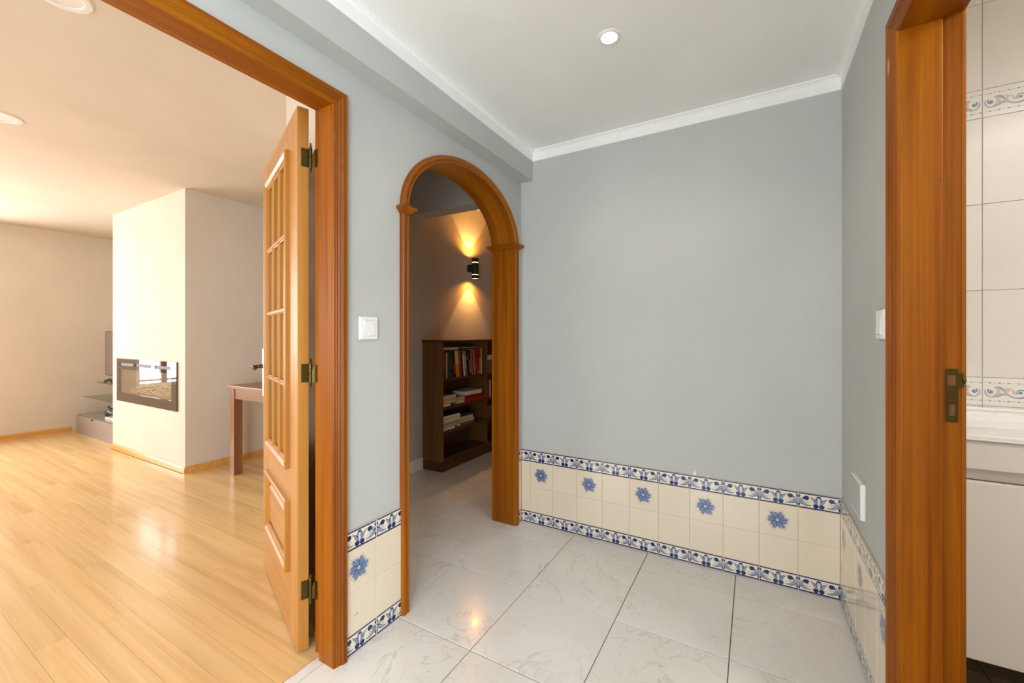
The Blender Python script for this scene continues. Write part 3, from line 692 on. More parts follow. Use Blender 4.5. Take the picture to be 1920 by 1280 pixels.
# windows
def window(name, label, axis, pos, a0, a1, z0, z1, mull, trans=None):
    r = empty(name, (pos, (a0+a1)/2, z0) if axis == 'x' else ((a0+a1)/2, pos, z0), label, 'window', kind='structure')
    def bb(nm, u0, u1, zz0, zz1, key, d0=-.03, d1=.03):
        m = MB()
        if axis == 'x': m.bbox(pos+d0, pos+d1, u0, u1, zz0, zz1, key, .003)
        else: m.bbox(u0, u1, pos+d0, pos+d1, zz0, zz1, key, .003)
        return m.build(nm, r)
    f = .05
    bb('frame', a0, a0+f, z0, z1, 'white'); bb('frame', a1-f, a1, z0, z1, 'white'); bb('frame', a0+f, a1-f, z0, z0+f, 'white'); bb('frame', a0+f, a1-f, z1-f, z1, 'white')
    for u, key in mull: bb('mullion', u-.035, u+.035, z0+f, z1-f, key)
    if trans: bb('transom', a0+f, a1-f, trans-.015, trans+.015, 'white', -.028, .028)
    ed = [a0+f]+[u for u, _ in mull]+[a1-f]
    for i in range(len(ed)-1): bb('pane', ed[i]+(.035 if i else 0), ed[i+1]-(.035 if i < len(ed)-2 else 0), z0+f, z1-f, 'glass', -.003, .003)
    return r
window('window_1', 'tall living room window in the far wall, left of the picture', 'x', XF-.06, -1.65, .93, .44, 2.18, [(-.5, 'white'), (.62, 'winred')], .53)
window('added_window_2', 'added wide window in the living room side wall, unseen, lighting the room', 'y', -3.06, -3.2, -.8, .4, 2.2, [(-2.0, 'white')])  # unseen window added to let light into the living room
window('added_window_3', 'added hall window behind the camera, lighting the hall', 'y', -3.06, .2, 1.38, .16, 2.18, [(.79, 'white')])  # unseen window added as an opening for the hall fill

window('added_window_4', 'added tall hall window in the right wall behind the camera, brightening the left wall', 'x', W+.06, -2.25, -.75, .16, 2.18, [(-1.5, 'white')])  # unseen window added so that light reaches the left wall

# parquet: base + planks along x, half lapped
pbase = MB().box(XF, -.092, -3.0, 1.185, -.04, -.004, 'gap').box(XF, -4.38, 1.185, 2.33, -.04, -.004, 'gap').box(-4.38, -2.835, 1.185, 1.595, -.04, -.004, 'gap').box(-2.835, -1.36, 1.185, 3.4, -.04, -.004, 'gap').box(-1.36, -.735, 1.185, 1.56, -.04, -.004, 'gap')
pfloor = ST(pbase, 'floor', 'honey coloured wood strip parquet of the living room', cat='floor')
PWD = .0885; PY0 = .426; PL = 1.2
def plank(x0, x1, y0, y1, nm='plank'):
    g = .0004; c = .0001; m = MB(); x0 += g; x1 -= g; y0 += g; y1 -= g
    vs = [(x0, y0, -.004), (x1, y0, -.004), (x1, y1, -.004), (x0, y1, -.004), (x0, y0, -c), (x1, y0, -c), (x1, y1, -c), (x0, y1, -c), (x0+c, y0+c, 0), (x1-c, y0+c, 0), (x1-c, y1-c, 0), (x0+c, y1-c, 0)]
    return m.add(vs, [(0, 1, 5, 4), (1, 2, 6, 5), (2, 3, 7, 6), (3, 0, 4, 7), (4, 5, 9, 8), (5, 6, 10, 9), (6, 7, 11, 10), (7, 4, 8, 11), (8, 9, 10, 11)], 'parquet')
psrc = None; rest = MB(); cnt = 0
for j in range(-39, 35):
    y0 = PY0+j*PWD; y1 = y0+PWD
    if y1 > 3.4: continue
    off = -1.003 if j % 2 == 0 else -1.603
    k = 0; x1 = -.092; edges = []
    x = off
    while x > XF: edges.append(x); x -= PL
    if j % 2: pass
    ex = [-.092]+edges+[XF]
    for a, b in zip(ex[1:], ex[:-1]):
        x0_, x1_ = a, b
        ya = max(y0, -3.0)
        if (y0+y1)/2 > 1.25 and x1_ > -.735: x1_ = min(x1_, -.735)
        if (y0+y1)/2 > 1.60 and x1_ > -1.36: x1_ = min(x1_, -1.36)
        if (y0+y1)/2 > 1.595:
            if (y0+y1)/2 < 2.33 and x0_ < -4.38 and x1_ > -4.38: 
                for c0, c1 in ((x0_, -4.38), (-2.835, x1_)):
                    if c1-c0 > .02: plank(c0, c1, y0, y1).build('plank', pfloor); cnt += 1
                continue
            if x0_ >= -4.38 and x1_ <= -2.835: continue
            if x1_ <= -4.38 and (y0+y1)/2 > 2.33: continue
            if x0_ < -2.835 < x1_: x0_ = -2.835
            if x0_ < -2.835 and (y0+y1)/2 > 2.33: continue
        if x1_-x0_ < .02: continue
        if y1 < .10 or y0 > 2.4:
            t = plank(x0_, x1_, ya, y1); rest.add(t.v, t.f, 'parquet'); continue
        if abs(x1_-x0_-PL) < 1e-3 and psrc is not None:
            inst(psrc, ((x0_+x1_)/2, (y0+y1)/2, -.002), pfloor, rz=random.choice([0, PI]))
        else:
            o = plank(x0_, x1_, y0, y1).build('plank', pfloor)
            if abs(x1_-x0_-PL) < 1e-3: psrc = o
        cnt += 1
rest.build('planking', pfloor, kind='stuff')
print('planks', cnt)
# skirtings
def skirt(nm, label, x0, x1, y0, y1, h, t, side, key):
    """side: outward direction of the board from the wall line"""
    pr = [(0, 0), (t, 0), (t, h*.72), (t*.8, h*.76), (t*.8, h*.92), (t*.5, h), (0, h)]
    m = MB().sweep(pr, [((x0, y0, 0), side, (0, 0, 1)), ((x1, y1, 0), side, (0, 0, 1))], key)
    return m.build(nm, None, kind='structure', label=label, cat='baseboard')
skirt('baseboard_far', 'orange wood skirting board at the foot of the far living room wall', XF, XF, -3, 1.64, .055, .012, (1, 0, 0), 'skirty')
m = MB(); pr = [(0, 0), (.012, 0), (.012, .040), (.010, .043), (.010, .050), (.006, .055), (0, .055)]
m.sweep(pr, [((-4.38, 1.595, 0), (0, -1, 0), (0, 0, 1)), ((-2.835, 1.595, 0), (1, -1, 0), (0, 0, 1)), ((-2.835, 3.4, 0), (1, 0, 0), (0, 0, 1))], 'skirt')
m.build('baseboard_breast', None, kind='structure', label='orange wood skirting board wrapping the chimney breast', cat='baseboard')
skirt('baseboard_partition', 'orange wood skirting board behind the open door', -.735, -.14, 1.185, 1.185, .055, .012, (0, -1, 0), 'skirt')

# ------------------------------------------------------------------ living-room furniture
fp = empty('electric_fireplace', (-3.597, 1.595, .5), 'black glass electric fireplace set in the pale chimney breast', 'fireplace')
FX0, FX1, FZ0, FZ1 = -4.236, -2.958, .500, .912
wx0, wx1, wz0, wz1 = -4.155, -3.045, .583, .812
m = MB()
for a in ((FX0, wx0, FZ0, FZ1), (wx1, FX1, FZ0, FZ1), (wx0, wx1, FZ0, wz0)): m.box(a[0], a[1], 1.581, 1.594, a[2], a[3], 'blackglass')
slots = [(-4.156, -3.84), (-3.79, -3.44), (-3.37, -3.06)]
m.box(wx0, wx1, 1.581, 1.594, wz1, .843, 'blackglass'); m.box(wx0, wx1, 1.581, 1.594, .872, FZ1, 'blackglass')
xx = wx0
for a, b in slots:
    if a > xx: m.box(xx, a, 1.581, 1.594, .843, .872, 'blackglass')
    xx = b
m.box(xx, wx1, 1.581, 1.594, .843, .872, 'blackglass')
m.build('frame', fp)
for a, b in slots:
    v = MB().box(a, b, 1.588, 1.594, .843, .872, 'grate')
    for i in range(2): v.box(a, b, 1.584, 1.588, .853+i*.007, .855+i*.007, 'firebox')
    v.build('vent', fp)
MB().box(wx0, wx1, 1.583, 1.587, wz0, wz1, 'fireglass').build('glass_front', fp)
m = MB(); m.box(wx0+.02, wx1-.02, 1.76, 1.77, wz0-.01, wz1+.01, 'firebox').box(wx0, wx1, 1.597, 1.77, wz0-.02, wz0-.008, 'firebox').box(wx0-.012, wx0, 1.597, 1.77, wz0-.01, wz1+.02, 'firebox').box(wx1, wx1+.012, 1.597, 1.77, wz0-.01, wz1+.02, 'firebox').box(wx0, wx1, 1.597, 1.77, wz1+.01, wz1+.02, 'firebox')
m.build('firebox', fp)
m = MB()
for i in range(320):
    x = random.uniform(wx0+.04, wx1-.04); y = random.uniform(1.61, 1.75); r = random.uniform(.006, .015); z = wz0+(y-1.6)*.45+random.uniform(-.002, .014)
    q = [(x+r*math.cos(a+i), y+r*math.sin(a+i), z+random.uniform(-.006, .006)) for a in (0, 1.25, 2.5, 3.8, 5)]
    m.add(q+[(x, y, z+r*.9), (x, y, z-r*.6)], [(0, 1, 5), (1, 2, 5), (2, 3, 5), (3, 4, 5), (4, 0, 5), (1, 0, 6), (2, 1, 6), (3, 2, 6), (4, 3, 6), (0, 4, 6)], 'ember')
m.build('ember_crystals', fp, kind='stuff')
area('fill_firebox', (-3.6, 1.66, .80), (0, 0, 0), 1.0, .1, 2.6, (1, .95, .88))  # added area light to brighten the firebox inside

tv = empty('television_stand', (-5.1, 1.95, 0), 'low grey media stand with glass shelves in the far alcove', 'tv stand')
m = MB().bbox(-5.715, -4.42, 1.655, 2.25, 0, .205, 'greylac', .004); m.build('base', tv)
MB().bbox(-5.66, -5.10, 1.665, 2.20, .206, .216, 'greytop', .003).build('glass_top', tv)
MB().bbox(-5.09, -4.46, 1.665, 2.20, .206, .216, 'greytop', .003).build('glass_top', tv)
MB().bbox(-5.22, -5.16, 1.647, 1.655, .185, .200, 'grate', .002).build('latch', tv)
MB().bbox(-5.66, -4.44, 1.70, 2.20, .415, .423, 'shelfglass', .002).build('glass_shelf', tv)
MB().bbox(-5.31, -4.44, 1.72, 2.20, .597, .607, 'shelfglass', .002).build('glass_shelf', tv)
MB().bbox(-4.92, -4.84, 2.22, 2.26, .2, 1.35, 'steel', .004).bbox(-4.90, -4.86, 2.10, 2.24, .425, .44, 'steel', .002).bbox(-4.90, -4.86, 2.10, 2.24, .58, .597, 'steel', .002).build('column', tv)
t = empty('television', (-4.78, 1.765, .69), 'dark flat screen television partly hidden by the chimney breast', 'television')
MB().bbox(-5.135, -4.42, 1.745, 1.785, .690, 1.183, 'black', .003).build('case', t); MB().box(-5.125, -4.43, 1.741, 1.745, .700, 1.175, 'screen').build('screen', t); MB().bbox(-4.93, -4.83, 1.785, 2.225, .85, 1.02, 'grate', .004).build('bracket', t)
m = MB()
m.tube([(-5.19, 1.76, .613), (-5.13, 1.745, .622), (-5.05, 1.75, .640), (-4.96, 1.76, .655), (-4.88, 1.78, .64), (-4.7, 1.78, .62)], [.004, .014, .016, .016, .016, .006], 'black')
m.tube([(-5.16, 1.80, .614), (-5.02, 1.80, .624), (-4.9, 1.80, .66), (-4.8, 1.8, .67), (-4.6, 1.82, .66)], .007, 'black')
o = m.build('cable_bundle'); tag(o, 'small black cable bundle on the upper glass shelf of the media stand', 'cable')
m = MB(); m.bbox(-4.98, -4.72, 1.70, 1.80, .217, .240, 'white', .005)
m.tube([(-5.07, 1.74, .238), (-5.04, 1.74, .255), (-4.99, 1.74, .285), (-4.92, 1.74, .30), (-4.85, 1.74, .28)], [.008, .024, .036, .042, .02], 'black', 10)
m.tube([(-4.96, 1.74, .31), (-5.02, 1.735, .350), (-4.97, 1.735, .355)], [.014, .007, .004], 'black')
o = m.build('ornament'); tag(o, 'glossy black ornament on a white base under the lower glass shelf', 'ornament')

tb = empty('dining_table', (-2.0, 2.15, 0), 'walnut brown wooden table behind the open glazed door', 'table')
MB().bbox(-2.505, -1.45, 1.75, 2.55, .705, .730, 'table', .003).build('tabletop', tb)
MB().box(-2.49, -1.465, 1.772, 1.790, .622, .705, 'table').build('apron', tb); MB().box(-2.49, -1.465, 2.51, 2.528, .622, .705, 'table').build('apron', tb)
MB().box(-2.488, -2.470, 1.79, 2.51, .622, .705, 'table').build('apron', tb); MB().box(-1.485, -1.467, 1.79, 2.51, .622, .705, 'table').build('apron', tb)
for x in (-2.495, -1.53):
    for y in (1.765, 2.47): MB().bbox(x, x+.065, y, y+.065, 0, .705, 'tablez', .003).build('leg', tb)

def downlight(x, y, z, r, glow, label, grp):
    d = empty('downlight', (x, y, z), label, 'downlight', grp)
    ri = r*.68
    MB().lathe([(ri, .004), (ri, -.001), (ri+.002, -.004), (r-.004, -.004), (r, -.002), (r, 0)], (x, y, z), 'white', 'z', 36)
    m = MB(); n = 36; vs = []; fs = []
    pr = [(ri, .0), (ri, -.003), (ri+.002, -.005), (r-.006, -.005), (r, -.0015), (r, 0)]
    for rr, h in pr:
        for i in range(n): vs.append((x+rr*math.cos(2*PI*i/n), y+rr*math.sin(2*PI*i/n), z+h))
    for k in range(len(pr)-1):
        for i in range(n): fs.append((k*n+i, k*n+(i+1) % n, (k+1)*n+(i+1) % n, (k+1)*n+i))
    m.add(vs, fs, 'white'); m.build('trim_ring', d)
    MB().lathe([(ri, -.0012), (ri, -.0002)], (x, y, z), glow, 'z', 36).build('diffuser', d)
    return d
downlight(.783, 1.498, ZC, .043, 'glow', 'lit round recessed ceiling spotlight in the hall', None)
downlight(-.905, .475, ZL, .085, 'white', 'unlit round living room ceiling fitting cut by the top of the picture', None)
downlight(-2.395, .575, ZL, .085, 'white', 'unlit round living room ceiling fitting at the left edge of the picture', None)

# ------------------------------------------------------------------ corridor beyond the arch
CX = -1.224
ST(MB().box(-1.26, CX, 1.59, 4.3, 0, 2.5, 'cwall'), 'wall_corridor', 'brown lit corridor wall behind the wall lamp and bookcase')
ST(MB().box(CX, .0, 4.3, 4.4, 0, 2.5, 'cwall'), 'wall_corridor_end', 'wall at the far end of the corridor')
ST(MB().box(-.14, 0, D+.03, 4.3, 0, 2.5, 'cwall'), 'wall_corridor_right', 'corridor wall opposite the bookcase')
ST(MB().box(CX, -.14, 2.32, 2.445, 2.050, 2.5, 'cwall'), 'trim_6', 'dropped lintel across the corridor ceiling', cat='beam')
ST(MB().box(CX, -.14, 1.215, 4.3, 2.425, 2.5, 'cwall'), 'ceiling', 'dim corridor ceiling seen through the arch', cat='ceiling')
m = MB().sweep([(0, 0), (.012, 0), (.012, .085), (.008, .095), (0, .097)], [((CX, 1.59, 0), (1, 0, 0), (0, 0, 1)), ((CX, 2.645, 0), (1, 0, 0), (0, 0, 1))], 'crown')
m.build('baseboard_corridor', None, kind='structure', label='white skirting board left of the bookcase in the corridor', cat='baseboard')

lamp = empty('wall_lamp', (CX, LY, 1.795), 'black cylinder wall lamp throwing warm light up and down', 'wall lamp')
MB().bbox(CX, LX-.02, LY-.022, LY+.022, 1.765, 1.835, 'lampblack', .003).build('wall_mount', lamp)
m = MB(); n = 28
def ringtube(mb, r0, r1, z0, z1, key):
    vs = []; fs = []
    for rr, z in ((r1, z0), (r1, z1), (r0, z1), (r0, z0)):
        for i in range(n): vs.append((LX+rr*math.cos(2*PI*i/n), LY+rr*math.sin(2*PI*i/n), z))
    for k in range(4):
        for i in range(n): fs.append((k*n+i, k*n+(i+1) % n, ((k+1) % 4)*n+(i+1) % n, ((k+1) % 4)*n+i))
    mb.add(vs, fs, key)
ringtube(m, .031, .034, 1.695, 1.728, 'lampblack'); ringtube(m, .031, .034, 1.735, 1.848, 'lampblack'); ringtube(m, .031, .034, 1.855, 1.893, 'lampblack')
m.build('body', lamp)
for z in (1.727, 1.847):
    m = MB(); ringtube(m, .0295, .0309, z, z+.009, 'warmglow'); m.build('light_slot', lamp)
MB().lathe([(.029, 0), (.029, .002)], (LX, LY, 1.6962), 'warmglow', 'z', 24).build('lens', lamp)
MB().lathe([(.029, 0), (.029, .002)], (LX, LY, 1.884), 'warmglow', 'z', 24).build('lens', lamp)
for z, ry in ((1.694, 0), (1.894, PI)):
    spot('lamp_beam', (LX, LY, z), (ry, 0, 0), 12, (1, .58, .19), math.radians(76), .15, .006)
    spot('lamp_spill', (LX, LY, z), (ry, 0, 0), 17, (1, .34, .035), math.radians(155), .8, .02)

# ---- bookcase
bc = empty('bookcase', (-1.11, 3.4, 0), 'dark brown wooden bookcase in the corridor, seen through the arch', 'bookcase')
BX0, BX1, BY0, BY1 = -1.222, -1.006, 2.650, 3.98
MB().bbox(BX0, BX1, BY0, BY0+.018, .08, 1.078, 'brown', .001).build('side_panel', bc)
MB().bbox(BX0, BX1, BY1-.018, BY1, .08, 1.078, 'brown', .001).build('side_panel', bc)
MB().bbox(BX0, BX1, 3.295, 3.313, .08, 1.078, 'brown', .001).build('divider', bc)
MB().bbox(BX0, BX1+.012, BY0-.014, BY1+.014, 1.078, 1.098, 'browny', .004).build('top', bc)
MB().box(BX0, BX0+.006, BY0+.018, BY1-.018, .08, 1.078, 'browny').build('back_panel', bc)
MB().bbox(BX0, BX1+.006, BY0-.006, BY1+.006, 0, .062, 'browny', .003).bbox(BX0, BX1+.002, BY0-.002, BY1+.002, .062, .080, 'browny', .004).build('plinth', bc)
for y0, y1 in ((BY0+.018, 3.295), (3.313, BY1-.018)):
    for z in (.080, .309, .512, .750): MB().bbox(BX0+.006, BX1-.004, y0, y1, z, z+.024, 'browny', .001).build('shelf', bc)

BOOKM = {}
def bcol(c):
    k = 'book%d_%d_%d' % c
    if k not in M: M[k] = mat(k, S(*c), .55)
    return k
def upright(y, th, h, col, z0=.7745, lean=0, label='', x=-1.012, d=.14, title=None, band=None, grp='books standing on the top shelf'):
    b = MB(); key = bcol(col); c = .0018
    r = empty('book', (x-d/2, y+th/2, z0), label, 'book', grp)
    # lean: the top shifts toward -y
    def sh(mb):
        for i, (a, q, z) in enumerate(mb.v): mb.v[i] = (a, q-lean*(z-z0), z)
        return mb
    b.box(x-.004, x, y, y+th, z0, z0+h, key); b.box(x-d, x-.004, y, y+c, z0, z0+h, key); b.box(x-d, x-.004, y+th-c, y+th, z0, z0+h, key)
    sh(b).build('cover', r)
    sh(MB().box(x-d+.003, x-.004, y+c, y+th-c, z0+.003, z0+h-.004, 'pages')).build('pages', r)
    if title: sh(MB().box(x, x+.0005, y+th*.3, y+th*.7, z0+h*title[0], z0+h*title[1], bcol(title[2]))).build('title_strip', r)
    if band: sh(MB().box(x, x+.0004, y+.001, y+th-.001, z0+h*band[0], z0+h*band[1], bcol(band[2]))).build('spine_band', r)
    return r
def flat(y0, y1, z0, th, col, label, spine=False, x=-1.012, d=.15, pages='pages', grp=None, yaw=0):
    """book lying down; fore-edge (pages) or spine facing the room"""
    key = bcol(col); c = .0016
    r = empty('book', ((2*x-d)/2, (y0+y1)/2, z0), label, 'book', grp)
    b = MB()
    b.box(x-d, x, y0, y1, z0, z0+c, key); b.box(x-d, x, y0, y1, z0+th-c, z0+th, key)
    if spine: b.box(x-.003, x, y0, y1, z0+c, z0+th-c, key)
    else: b.box(x-d, x-d+.003, y0, y1, z0+c, z0+th-c, key)
    b.build('cover', r)
    e = .003
    MB().box(x-d+.003, x-(.003 if spine else .002), y0+e, y1-e, z0+c, z0+th-c, pages).build('pages', r)
    if yaw: r.rotation_euler = (0, 0, yaw)
    return r
# top shelf, left bay: px u-range of the zoomed photo -> y
def py(u): return 2.655+(u-125)/1150*.56
ups = [(125, 203, .232, (96, 16, 18), 'dark red hardback, first upright book from the left on the top shelf', 0, (.35, .9, (150, 60, 60)), None),
 (205, 232, .222, (205, 195, 180), 'thin white booklet between the dark red and the green book', 0, None, None),
 (236, 308, .222, (26, 78, 46), 'green upright paperback on the top shelf', .09, None, None),
 (312, 372, .236, (30, 44, 40), 'dark green upright book with a red spine patch', .09, None, (.3, .8, (100, 26, 26))),
 (376, 440, .235, (22, 18, 16), 'black upright book with tiny pale spine marks, left of the yellow one', .10, (.1, .5, (120, 110, 90)), None),
 (446, 545, .232, (206, 130, 26), 'thick yellow-orange upright book with a cream upper spine', .11, None, (.48, 1.0, (205, 185, 140))),
 (550, 610, .235, (168, 30, 22), 'bright red upright book right of the yellow-orange one', .11, (.5, .9, (200, 90, 60)), None),
 (614, 664, .225, (40, 14, 14), 'very dark maroon slim upright book in the middle of the top shelf', .11, None, None),
 (668, 712, .20, (210, 206, 200), 'slim white upright book in the middle of the top shelf', .12, None, None),
 (716, 770, .23, (120, 118, 116), 'grey upright book in the middle of the top shelf', .12, (.3, .8, (190, 190, 190)), None),
 (774, 836, .232, (26, 20, 20), 'black upright book with an orange mark near its top', .11, (.62, .78, (200, 110, 70)), None),
 (840, 905, .235, (18, 14, 16), 'black upright book with a long white spine title', .11, (.1, .6, (170, 165, 160)), None),
 (909, 952, .245, (150, 112, 80), 'tan upright book right of the two black ones', .11, None, None),
 (955, 985, .24, (86, 44, 28), 'slim brown upright book between the tan and the pink one', .11, None, None),
 (988, 1030, .24, (190, 122, 100), 'slim pinkish upright book right of centre', .10, None, None),
 (1034, 1090, .245, (120, 16, 18), 'deep red upright book right of the pinkish one', .07, (.2, .5, (170, 80, 80)), None),
 (1094, 1150, .248, (138, 20, 22), 'red upright book with a small white spine mark, near the right', .05, (.06, .12, (220, 210, 200)), None),
 (1154, 1215, .250, (150, 22, 22), 'red upright book with an orange lower spine', .04, None, (.0, .6, (200, 110, 30))),
 (1219, 1245, .252, (220, 205, 185), 'slim cream upright book at the right end of the row', .03, None, None)]
for u0, u1, h, c, lb_, ln, tt, bd in ups: upright(py(u0)+(.015 if ln == 0 else .031), (u1-u0)/1150*.56*.97, h*.98, c, label=lb_, lean=ln, title=tt, band=bd)
flat(2.69, 2.90, 1.0095, .026, (120, 104, 80), 'beige book lying flat across the tops of the leftmost upright books', x=-1.03, d=.13, grp='books lying on the upright row')
flat(2.945, 3.17, 1.0225, .010, (30, 26, 24), 'thin dark book lying flat across the upright books at the middle', x=-1.03, d=.13, grp='books lying on the upright row')
# middle shelf
z = .5365; g1 = 'books lying on the middle shelf'
flat(2.675, 2.77, z, .022, (170, 160, 150), 'small grey-white book at the bottom of the left stack, middle shelf', pages='wpages', grp=g1)
flat(2.67, 2.855, z+.022, .034, (150, 118, 88), 'cream paged thick book second in the left stack, middle shelf', grp=g1)
flat(2.67, 2.848, z+.056, .037, (140, 100, 70), 'tan thick book with a crumpled top, top of the left stack on the middle shelf', grp=g1)
flat(2.862, 2.955, z, .036, (120, 96, 70), 'lower beige book of the short second pile on the middle shelf', grp=g1)
flat(2.860, 2.953, z+.036, .024, (135, 110, 84), 'upper beige book of the short second pile on the middle shelf', grp=g1)
flat(2.965, 3.24, z, .026, (168, 26, 20), 'bright red book with a dark spine square, bottom of the right pile', spine=True, grp=g1)
flat(2.965, 3.235, z+.026, .032, (120, 14, 14), 'dark red book second in the right pile on the middle shelf', spine=True, grp=g1)
flat(2.975, 3.10, z+.058, .036, (200, 190, 175), 'white book left on top of the red pile', pages='wpages', grp=g1)
flat(3.105, 3.23, z+.058, .036, (205, 195, 180), 'white book right on top of the red pile', pages='wpages', grp=g1)
# lower shelf
z = .3335; g2 = 'books lying on the lower shelf'
for i, (a, b, th, c, pg, lb_) in enumerate([
  (2.675, 2.83, .026, (130, 126, 124), 'wpages', 'grey magazine bundle at the bottom of the left lower pile'),
  (2.675, 2.85, .024, (20, 22, 16), 'pages', 'dark book with cream pages second from the bottom, left lower pile'),
  (2.675, 2.845, .014, (60, 70, 24), 'pages', 'thin dark green and yellow book in the middle of the left lower pile'),
  (2.675, 2.895, .030, (190, 150, 60), 'wpages', 'thick book with white pages and a yellow cover, left lower pile'),
  (2.675, 2.895, .030, (24, 50, 24), 'wpages', 'dark green book on top of the left lower pile')]):
    flat(a, b, z, th, c, lb_, pages=pg, grp=g2); z += th
z = .3335
for i, (a, b, th, c, pg, lb_) in enumerate([
  (2.90, 3.10, .026, (84, 88, 98), 'wpages', 'blue-grey book at the bottom of the right lower pile'),
  (2.905, 3.11, .024, (150, 116, 84), 'pages', 'cream paged book second in the right lower pile'),
  (2.91, 3.095, .032, (170, 116, 50), 'pages', 'ochre thick book third in the right lower pile'),
  (2.91, 3.10, .026, (26, 16, 14), 'pages', 'black book on top of the right lower pile')]):
    flat(a, b, z, th, c, lb_, pages=pg, spine=(i in (0, 3)), grp=g2); z += th
# right bay, only a sliver visible
upright(3.330, .034, .12, (120, 90, 56), label='short tan book at the left of the right bay, top shelf', grp='books in the right bay')
flat(3.325, 3.50, .897, .05, (88, 98, 120), 'grey-blue box file lying on the tan book in the right bay', grp='books in the right bay')
upright(3.368, .03, .12, (112, 84, 54), label='second short tan book in the right bay, top shelf', grp='books in the right bay')
upright(3.42, .04, .12, (100, 80, 60), label='third short brown book in the right bay, top shelf', grp='books in the right bay')
upright(3.325, .028, .17, (120, 16, 22), z0=.5365, label='dark red upright book in the right bay, middle shelf', lean=0, grp='books in the right bay')
upright(3.356, .024, .165, (190, 180, 165), z0=.5365, label='white upright book in the right bay, middle shelf', grp='books in the right bay')
flat(3.325, 3.48, .3335, .12, (84, 78, 62), 'olive grey box in the right bay, lower shelf', spine=True, grp='books in the right bay')

# ------------------------------------------------------------------ switches, cover plate
def switch(loc, rz, label, two, tilt=0):
    """plate in local x-z plane, face to -y"""
    r = empty('light_switch', loc, label, 'light switch', local=True, rz=rz)
    if tilt: r.rotation_euler = (0, 0, rz+tilt)
    h = .042
    m = MB(); m.box(-.040, .040, -.0035, 0, -.041, .041, 'white')
    vs = []
    def rr(hx, hz, y): return [(-hx, y, -hz), (hx, y, -hz), (hx, y, hz), (-hx, y, hz)]
    L = [rr(.041, .0425, -.003), rr(.041, .0425, -.006), rr(.038, .0395, -.0095), rr(.0245, .0300, -.0105), rr(.0245, .0300, -.007)]
    vs = [p for q in L for p in q]; fs = []
    for k in range(4):
        for i in range(4): fs.append((k*4+i, k*4+(i+1) % 4, (k+1)*4+(i+1) % 4, (k+1)*4+i))
    m.add(vs, fs, 'white'); m.box(-.0245, .0245, -.0075, -.006, -.030, .030, 'white'); m.build('plate', r)
    for a, b in (((-.0235, -.0006), (.0006, .0235)) if two else ((-.0235, .0235),)):
        k = MB(); z0, z1 = -.028, .028; t = 1 if a < -.01 and two else -1
        k.add([(a, -.0075, z0), (b, -.0075, z0), (b, -.0075, z1), (a, -.0075, z1), (a, -.0120+.0015*t, z0), (b, -.0120+.0015*t, z0), (b, -.0120-.0015*t, z1), (a, -.0120-.0015*t, z1)],
              [(0, 1, 5, 4), (1, 2, 6, 5), (2, 3, 7, 6), (3, 0, 4, 7), (4, 5, 6, 7)], 'white'); k.build('rocker', r)
    return r
switch((0, 1.053, 1.163), PI/2, 'white double light switch between the living room door and the arch', True)
switch((W, 1.555, 1.168), -PI/2, 'white single light switch beside the bathroom door frame', False)
cp = empty('junction_cover', (W, 1.87, .57), 'blank white box cover low on the right wall above the tiles', 'cover plate')
MB().bbox(W-.0135, W, 1.774, 1.925, .508, .630, 'white', .002).build('cover', cp)
MB().bbox(W-.0142, W-.013, 1.780, 1.919, .514, .624, 'wall', .0004).build('face', cp)

# small marks: torn paint flakes above the tiles, knots in the wood
fl = MB()
fl.add([(.985, D-.0012, .441), (1.004, D-.0012, .441), (1.003, D-.0004, .452), (1.000, D-.0004, .462), (.994, D-.0004, .455)], [(0, 1, 2, 3, 4)], 'white')
fl.build('paint_flake', wall_back)
fl = MB().add([(1.052, D-.0012, .441), (1.062, D-.0012, .441), (1.056, D-.0004, .447)], [(0, 1, 2)], 'white').build('paint_flake', wall_back)
for p, q, par in (((.0203, .929, 1.716), (.004, .010), frame1), ((.0203, .938, 1.714), (.005, .003), frame1)):
    MB().add([(p[0], p[1]+q[0]*math.cos(a*PI/4), p[2]+q[1]*math.sin(a*PI/4)*.5) for a in range(8)], [tuple(range(8))], 'brown').build('knot', par)
for p, q in (((1.614, 1.3915, 1.706), (.002, .006)), ((1.660, 1.3915, 1.519), (.003, .0035)), ((1.648, 1.3915, 1.66), (.0022, .003))):
    MB().add([(p[0]+q[0]*math.cos(a*PI/4), p[1], p[2]+q[1]*math.sin(a*PI/4)) for a in range(8)], [tuple(range(8))], 'brown').build('knot', frame2)
MB().add([(.0062, .990, .131), (.0062, 1.006, .134), (.0062, 1.005, .137), (.0062, .992, .1335)], [(0, 1, 2, 3)], 'brown').build('chip_mark', wall_left)

# ------------------------------------------------------------------ bathroom
BY = 2.236; BT = .0
ST(MB().box(W+.116, 3.2, BY, BY+.08, 0, 2.5, 'bathwhite'), 'wall_bathroom', 'pale marbled tile wall of the bathroom')
wb = bpy.data.objects['wall_bathroom']
ST(MB().box(3.2, 3.3, .3, BY, 0, 2.5, 'bathtile'), 'wall_bathroom_side', 'tiled side wall of the bathroom')
ST(MB().box(W+.116, 3.2, .2, .3, 0, 2.5, 'bathtile'), 'wall_bathroom_front', 'tiled bathroom wall behind the door')
ST(MB().box(W, 3.2, .2, BY, 2.45, 2.5, 'ceil'), 'ceiling', 'white bathroom ceiling', cat='ceiling')
bfl = ST(MB().box(W, 3.2, .3, BY, -.03, -.004, 'fgrout'), 'floor', 'brown tiled bathroom floor under the vanity', cat='floor')
for i in range(5):
    for j in range(6):
        x0, y0 = W+.02+i*.33, .3+j*.33; x1, y1 = min(3.2, x0+.33), min(BY, y0+.33)
        if i == 0: x0 = W
        if x1-x0 > .02 and y1-y0 > .02: t = tile_box(x0, x1, y0, y1); t.mats = ['bfloor']; t.build('floor_tile', bfl)
